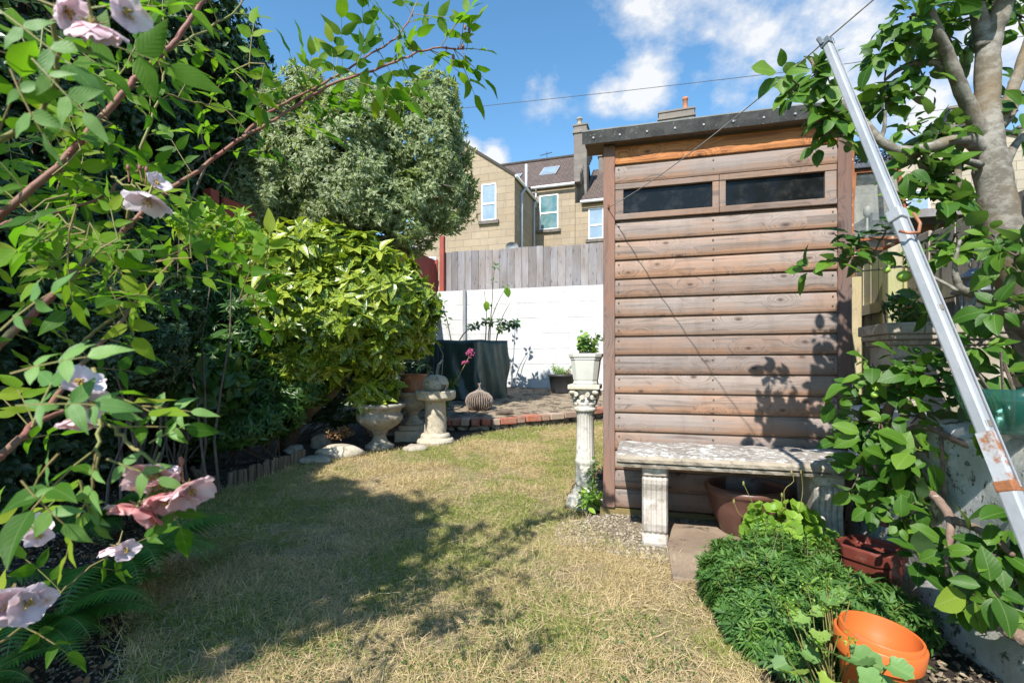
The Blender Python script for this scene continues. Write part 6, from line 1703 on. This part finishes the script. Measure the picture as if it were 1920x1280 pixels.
# ---- lady's mantle
t = thing('lady_mantle', 'soft lobed leaves and lime flower sprays in front of the orange pots', 'plant', np.array([.86, 1.18, 0]))
P = []; D = []; U = []; Sz = []; mb = MB()
R9 = random.Random(4)
root = at(1560, 1290, 1.25); root[2] = .02
for (px, py, Dd, s) in ((1500, 1265, 1.2, .07), (1540, 1215, 1.2, .075), (1585, 1225, 1.12, .075), (1620, 1250, 1.06, .07), (1570, 1190, 1.22, .05), (1600, 1270, 1.05, .075), (1640, 1275, 1.04, .065), (1560, 1270, 1.1, .06), (1500, 1215, 1.28, .05), (1535, 1180, 1.26, .045), (1480, 1240, 1.28, .045), (1660, 1240, 1.03, .05), (1520, 1290, 1.12, .07), (1470, 1290, 1.2, .06),
                       (1560, 1115, 1.3, .048), (1590, 1125, 1.28, .055), (1540, 1125, 1.3, .042), (1510, 1150, 1.3, .045), (1495, 1160, 1.32, .035), (1580, 1095, 1.32, .035), (1550, 1150, 1.28, .04)):
    q = at(px, py, Dd); P.append(q); a = R9.uniform(0, 6.3); D.append(norm(np.array([cos(a), sin(a) - .2, -.25 + R9.uniform(-.2, .2)]))); U.append(norm(np.array([R9.uniform(-.35, .35), -.45, 1]))); Sz.append(s * 1.05)
    mb.tube(meander(root + rng.normal(size=3) * (.02, .02, 0), q, 4, .06), [.0022, .002, .0018, .0016, .0014], 5, cap=False)
leaves('foliage', T_MAN, np.array(P), np.array(D), np.array(U), np.array(Sz), M['lf_mantle'], t, rnd=np.clip(rng.normal(.45, .25, len(P)), 0, 1))
P = []; D = []; U = []
for (px, py, Dd) in ((1555, 1085, 1.3), (1545, 1100, 1.3), (1575, 1110, 1.29), (1515, 1095, 1.3), (1475, 1128, 1.3), (1485, 1138, 1.3), (1490, 1150, 1.3), (1540, 1140, 1.28), (1595, 1200, 1.1), (1540, 1205, 1.2), (1560, 1130, 1.28)):
    q = at(px, py, Dd); mb.tube(meander(root, q, 4, .05), [.002, .0018, .0015, .0012, .001], 4, cap=False)
    for _ in range(26): P.append(q + rng.normal(size=3) * .009); D.append(rng.normal(size=3)); U.append(rng.normal(size=3))
leaves('flower_sprays', T_SM, np.array(P), np.array(D), np.array(U), .0085, M['lf_lime'], t)
mb.build('stems', M['bark_stem'], t, smooth=True)

# ---- plants in pots
def potplant(name, lab, c, h, spread, nst, per, size, tm, mat, seed=1, cat='plant', name2='foliage', nodes=6):
    R = random.Random(seed); t = thing(name, lab, cat, c); mb = MB(); P = []; O = []
    for _ in range(nst):
        a = R.uniform(0, 6.3); e = np.array(c) + np.array([cos(a) * spread * R.uniform(.2, 1), sin(a) * spread * R.uniform(.2, 1), h * R.uniform(.5, 1)]); q = meander(np.array(c) + np.array([cos(a), sin(a), 0]) * .02, e, nodes, .12, R)
        mb.tube(q, list(np.linspace(.003, .0012, nodes + 1)), 5, cap=False)
        for p in q[2:]: P.append(p); O.append(norm(np.array([cos(a), sin(a), .8])))
    mb.build('stems', M['bark_stem'], t); pos, d, up, idx = rosette(np.array(P), np.array(O), per, .95, .1, .008, .4); leaves(name2, tm, pos, d, up, size * rng.uniform(.6, 1.1, len(pos)), M[mat], t)
    return t


potplant('potted_geranium', 'sparse leafy geranium growing in the white planter', wpc + np.array([0, 0, .17]), .14, .10, 13, 3, .034, T_LOB, 'lf_mantle', 3)
potplant('potted_sedum', 'straggly green and reddish stems spilling from the black planter', bpc + np.array([-.02, 0, .26]), .20, .24, 16, 4, .04, T_OV3, 'lf_mantle', 5)
potplant('dry_sedum', 'dry reddish stems at the back of the black planter', bpc + np.array([.08, .04, .26]), .10, .12, 26, 3, .04, T_NARROW, 'lf_dry', 6)
potplant('urn_laurel', 'drooping spotted leaves growing in the wide stone urn', cu + np.array([0, 0, .40]), .30, .22, 16, 4, .10, T_AUC, 'lf_aucuba', 7)
c = g(630, 850) + np.array([.0, .05, .12]); potplant('dry_plant', 'dead reddish brown plant on top of the buff boulder', c, .10, .16, 26, 4, .035, T_SM, 'lf_dry', 8)
c = np.array(UVW(-.30, 2.90, .0)); potplant('weed', 'fresh green weed growing between the column and the shed', c, .16, .07, 6, 3, .055, T_OV, 'lf_lime', 9)
c = np.array(UVW(-.26, 2.98, .0)); potplant('tall_weed', 'thin upright weed climbing beside the column shaft', c, .42, .04, 3, 3, .032, T_OV3, 'lf_shrub', 10, nodes=9)
# ---- valerian by the bird bath
t = thing('red_valerian', 'leaning stem with a dark pink flower head beside the bird bath', 'plant', g(838, 790))
C = cr_interp([at(838, 780, 5.6), at(842, 735, 5.6), at(860, 705, 5.6), at(882, 664, 5.6)], 14); mb = MB(); mb.tube(C, list(np.linspace(.007, .004, 14)), 6); mb.build('stem', M['bark_stem'], t, smooth=True)
mb = MB()
for c_, s, n in ((at(881, 662, 5.6), .035, 90), (at(876, 678, 5.6), .02, 20), (at(868, 680, 5.6), .018, 20)):
    for _ in range(n): V, F = lumpy(c_ + rng.normal(size=3) * s * .6, (.009, .009, .009), sub=1, amp=.1); mb.add(V, F)
mb.build('flower_head', M['valerian'], t, smooth=True)
pos = np.repeat(C[2:9], 5, 0); d = unit(len(pos)) + np.array([0, 0, .4]); leaves('foliage', T_LAN, pos, d, unit(len(pos)), .09, M['lf_shrub'], t)
# ---- shrub against the white wall
t = thing('wall_shrub', 'thin leggy shrub with few leaves against the white wall', 'shrub', at(925, 640, 7.6))
mb = MB(); P = []; O = []
for pp, ends in (([(918, 650, 7.6), (920, 600, 7.7), (923, 560, 7.7), (925, 520, 7.7), (928, 500, 7.7)], 3), ([(915, 650, 7.6), (918, 610, 7.6), (932, 570, 7.6), (948, 540, 7.55)], 2), ([(928, 650, 7.6), (940, 600, 7.7), (955, 570, 7.7)], 1), ([(910, 645, 7.6), (912, 590, 7.6), (908, 545, 7.6)], 1),
                 ([(850, 660, 7.5), (870, 625, 7.5), (895, 610, 7.5), (925, 603, 7.5), (955, 608, 7.5)], 14), ([(848, 650, 7.5), (838, 600, 7.6), (826, 560, 7.6)], 5), ([(930, 650, 7.7), (935, 620, 7.7), (958, 612, 7.6), (968, 605, 7.6)], 12)):
    C = cr_interp([at(*p) for p in pp], 14); mb.tube(C, list(np.linspace(.010, .004, 14)), 5, cap=False)
    for i in np.linspace(5, 13, ends).astype(int): P.append(C[i]); O.append(norm(np.array([.3, -.5, .5]) + rng.normal(size=3) * .3))
mb.build('stems', M['bark_dark'], t, smooth=True)
pos, d, up, idx = rosette(np.array(P), np.array(O), 5, .9, .2, .02, .4); leaves('foliage', T_OV, pos, d, up, .085 * rng.uniform(.6, 1.1, len(pos)), M['lf_shrub'], t)
for q_ in (at(950, 538, 7.5), at(912, 564, 7.55)): leaves('broad_leaf', T_APP, np.array([q_]), np.array([[.1, 0, -1.]]), np.array([[0, -1, .2]]), .16, M['lf_lime'], t)

# ---- shade tree behind and left of the camera (casts the shade on the bed and lawn)
t = thing('shade_tree', 'leafy tree standing behind and to the left of the viewpoint', 'tree', (-3.3, -.6, 0))
BS = [(-2.45, -.55, 3.6, .62, .50, .42), (-2.12, -.85, 3.4, .40, .42, .3), (-2.6, -1.15, 3.4, .6, .6, .35), (-2.9, -1.6, 3.4, .6, .5, .35), (-2.95, .0, 3.5, .55, .42, .38), (-3.2, -.6, 3.7, .6, .6, .5), (-3.5, .0, 3.4, .5, .5, .4)]
crown_shrub(t, BS, 3000, 6, .13, T_OV3, M['lf_shrub'], facing=-2, lo=.3, lump=.3)
mb = MB(); mb.tube([(-3.5, -.4, 0), (-3.45, -.3, 1.5), (-3.4, -.2, 3), (-3.3, 0, 4.2)], [.12, .10, .08, .04], 10); mb.build('trunk', M['bark_dark'], t, smooth=True)
# ================================================================== GROUND COVER
def vnoise(x, y, s, seed):
    r = np.random.default_rng(seed); G = r.random((64, 64)); X = (x * s) % 63; Y = (y * s) % 63; i = X.astype(int); j = Y.astype(int); fx = X - i; fy = Y - j; fx = fx * fx * (3 - 2 * fx); fy = fy * fy * (3 - 2 * fy)
    i2 = (i + 1) % 64; j2 = (j + 1) % 64
    return (G[i, j] * (1 - fx) + G[i2, j] * fx) * (1 - fy) + (G[i, j2] * (1 - fx) + G[i2, j2] * fx) * fy


def scatter(n, poly, dens_fall=True):
    xy = np.array(poly); x0, y0 = xy.min(0); x1, y1 = xy.max(0); X = []; Y = []; c = 0
    while c < n:
        x = rng.uniform(x0, x1, n * 2); y = y0 + (y1 - y0) * rng.random(n * 2) ** (1.7 if dens_fall else 1)
        k = in_poly(x, y, poly) & (y > 1.15) & (np.abs(x) < 1.12 * y + .1); X.append(x[k]); Y.append(y[k]); c += k.sum()
    return np.concatenate(X)[:n], np.concatenate(Y)[:n]


def mkgrass():
    n = 250000; x, y = scatter(n, LAWN)
    bare = (vnoise(x + 3, y + 8, 3.4, 33) * .6 + vnoise(x, y, 11, 34) * .4 > .60) & (rng.random(n) < .62); x = x[~bare]; y = y[~bare]; n = len(x)
    x = x + rng.normal(size=n) * .02
    gn = .55 * vnoise(x + 9, y + 3, 2.2, 1) + .3 * vnoise(x + 5, y, 6, 2) + .15 * vnoise(x, y + 1, 17, 3)
    green = gn - .02 + .13 * np.clip((y - 2.6) / 2.0, -.6, 1) + .16 * np.clip((x - .45) / .5, 0, 1) * (y < 2.3)
    isg = rng.random(n) < np.clip((green - .46) * 3.6 + .12, .05, .85)
    lie = rng.random(n) < np.where(isg, .12, .62)
    az = rng.uniform(0, 2 * pi, n); el = np.where(lie, rng.uniform(.02, .35, n), rng.uniform(.3, 1.3, n))
    d = np.stack([np.cos(az) * np.cos(el), np.sin(az) * np.cos(el), np.sin(el)], 1)
    L = np.where(isg, rng.uniform(.014, .042, n), rng.uniform(.020, .070, n)); L *= .55 + .5 * vnoise(x, y, 9, 5)
    z = lawn_z(x, y) + .010 + np.where(lie, rng.uniform(0, .012, n), 0)
    wid = rng.uniform(.0006, .0012, n) * (1 + .25 * np.clip(y - 2.2, 0, 4))
    rn = np.where(isg, rng.uniform(.66, 1.0, n), rng.uniform(0, .5, n) ** 1.0 + .12 * vnoise(x, y, 5, 8))
    up = np.where(lie[:, None], np.array([0, 0, 1.0]) + rng.normal(size=(n, 3)) * .3, rng.normal(size=(n, 3)))
    tm = (np.array([(-1, 0, 0), (1, 0, 0), (-.8, .5, -.02), (.8, .5, -.02), (-.15, 1, -.12), (.15, 1, -.12)], float), np.array([(0, 1, 3, 2), (2, 3, 5, 4)]), np.array([(0, 0), (1, 0), (0, .5), (1, .5), (0, 1), (1, 1)], float))
    o = leaves('grass', tm, np.stack([x, y, z], 1), d, up, L, M['blade'], None, rnd=np.clip(rn, 0, 1), width=wid / L)
    tag(o, kind='stuff')


mkgrass()


def chips(name, n, poly, zf, size, mat, off, flat=.35, fall=True, ext=None):
    x, y = scatter(n, poly, fall); P = np.stack([x, y, zf(x, y) + off + rng.random(n) * .006], 1)
    d = unit(n); d[:, 2] *= .25; up = np.array([0, 0, 1.0]) + rng.normal(size=(n, 3)) * flat
    o = leaves(name, T_SM, P, d, up, size * rng.uniform(.4, 1.2, n), M[mat], None); tag(o, kind='stuff'); return o


BED = [(-3.0, 1.0), (-.95, 1.0), tuple(LAWN[1]), tuple(LAWN[2]), tuple(LAWN[3]), tuple(LAWN[4]), tuple(LAWN[5]), (-2.1, 4.0), (-3.2, 3.5)]
chips('leaf_litter', 9000, BED, lawn_z, .016, 'litter', .008, .6)
chips('fallen_leaves', 700, BED, lawn_z, .035, 'lf_dry', .012, .5)
RB = [UVW(*p)[:2] for p in [(.3, .9), (1.0, .9), (1.0, 2.3), (.62, 2.2), (.4, 1.6)]]
chips('dry_leaf_litter', 1600, RB, lawn_z, .022, 'litter', .010, .6)
chips('patio_debris', 1500, PPOLY, patio_z, .03, 'lf_dry', .006, .3, False)


def stones(name, n, poly, size, mat, off, zf=lawn_z):
    x, y = scatter(n, poly, False); import bmesh
    bm = bmesh.new(); bmesh.ops.create_icosphere(bm, subdivisions=1, radius=1); V = np.array([v.co[:] for v in bm.verts]); F = np.array([[v.index for v in f.verts] for f in bm.faces]); bm.free()
    s = size * rng.uniform(.35, 1.3, n); sc = rng.uniform(.6, 1.2, (n, 1, 3)) * np.array([1, 1, .55]); a = rng.uniform(0, 6.3, n)
    J = 1 + rng.normal(size=(n, len(V), 1)) * .12
    Q = V[None] * sc * J * s[:, None, None]; c, s_ = np.cos(a)[:, None], np.sin(a)[:, None]
    Q = np.stack([Q[..., 0] * c - Q[..., 1] * s_, Q[..., 0] * s_ + Q[..., 1] * c, Q[..., 2]], -1) + np.stack([x, y, zf(x, y) + off], 1)[:, None]
    Fa = (F[None] + (np.arange(n) * len(V))[:, None, None]).reshape(-1, 3)
    o = make_obj(name, Q.reshape(-1, 3), Fa, M[mat], rnd=np.repeat(rng.random(n), len(F))); tag(o, kind='stuff')


stones('pebbles', 5200, GRAVEL, .010, 'pebble', .018)
# fine stalks straying from the lawn over the soil edges
BX, BY = [], []
for a, b in zip(LAWN[1:-1], LAWN[2:]):
    a = np.array(a); b = np.array(b); n = int(np.linalg.norm(b - a) * 420); f = rng.random(n)[:, None]; p = a + (b - a) * f + rng.normal(size=(n, 2)) * .045; BX.append(p[:, 0]); BY.append(p[:, 1])
x = np.concatenate(BX); y = np.concatenate(BY); n = len(x); az = rng.uniform(0, 6.3, n); el = rng.uniform(.3, 1.4, n)
tm = (np.array([(-1, 0, 0), (1, 0, 0), (-.8, .5, -.03), (.8, .5, -.03), (-.15, 1, -.2), (.15, 1, -.2)], float), np.array([(0, 1, 3, 2), (2, 3, 5, 4)]), np.array([(0, 0), (1, 0), (0, .5), (1, .5), (0, 1), (1, 1)], float))
L = rng.uniform(.02, .055, n)
o = leaves('edge_grass', tm, np.stack([x, y, lawn_z(x, y) + .008], 1), np.stack([np.cos(az) * np.cos(el), np.sin(az) * np.cos(el), np.sin(el)], 1), unit(n), L, M['blade'], None, rnd=np.clip(rng.random(n) * .5 + .45 * (rng.random(n) > .45), 0, 1), width=.0015 / L); tag(o, kind='stuff')

# long pale stalks lying on the turf, clover leaves in the greener patches
def extras():
    n = 900; x, y = scatter(n, LAWN); az = rng.uniform(0, 6.3, n); el = rng.uniform(.0, .35, n)
    L = rng.uniform(.06, .15, n) * rng.random(n) ** .4
    tm5 = variants(6, 4, .02, 0, .25, 'strap', 9)
    o = leaves('straw_stalks', tm5, np.stack([x, y, lawn_z(x, y) + .018], 1), np.stack([np.cos(az) * np.cos(el), np.sin(az) * np.cos(el), np.sin(el)], 1), np.array([0, 0, 1.0]) + rng.normal(size=(n, 3)) * .3, L, M['blade'], None, rnd=rng.random(n) * .35, width=.05 / L); tag(o, kind='stuff')
    n = 26000; x, y = scatter(n, LAWN); k = vnoise(x + 9, y + 3, 2.2, 1) * .6 + vnoise(x + 2, y, 7, 14) * .4 > .60; x, y = x[k], y[k]; n = len(x)
    d = unit(n); d[:, 2] *= .3
    o = leaves('clover', T_SM, np.stack([x, y, lawn_z(x, y) + .014 + rng.random(n) * .012], 1), d, np.array([0, 0, 1.0]) + rng.normal(size=(n, 3)) * .35, .011 * rng.uniform(.6, 1.3, n), M['lf_shrub'], None); tag(o, kind='stuff')


extras()
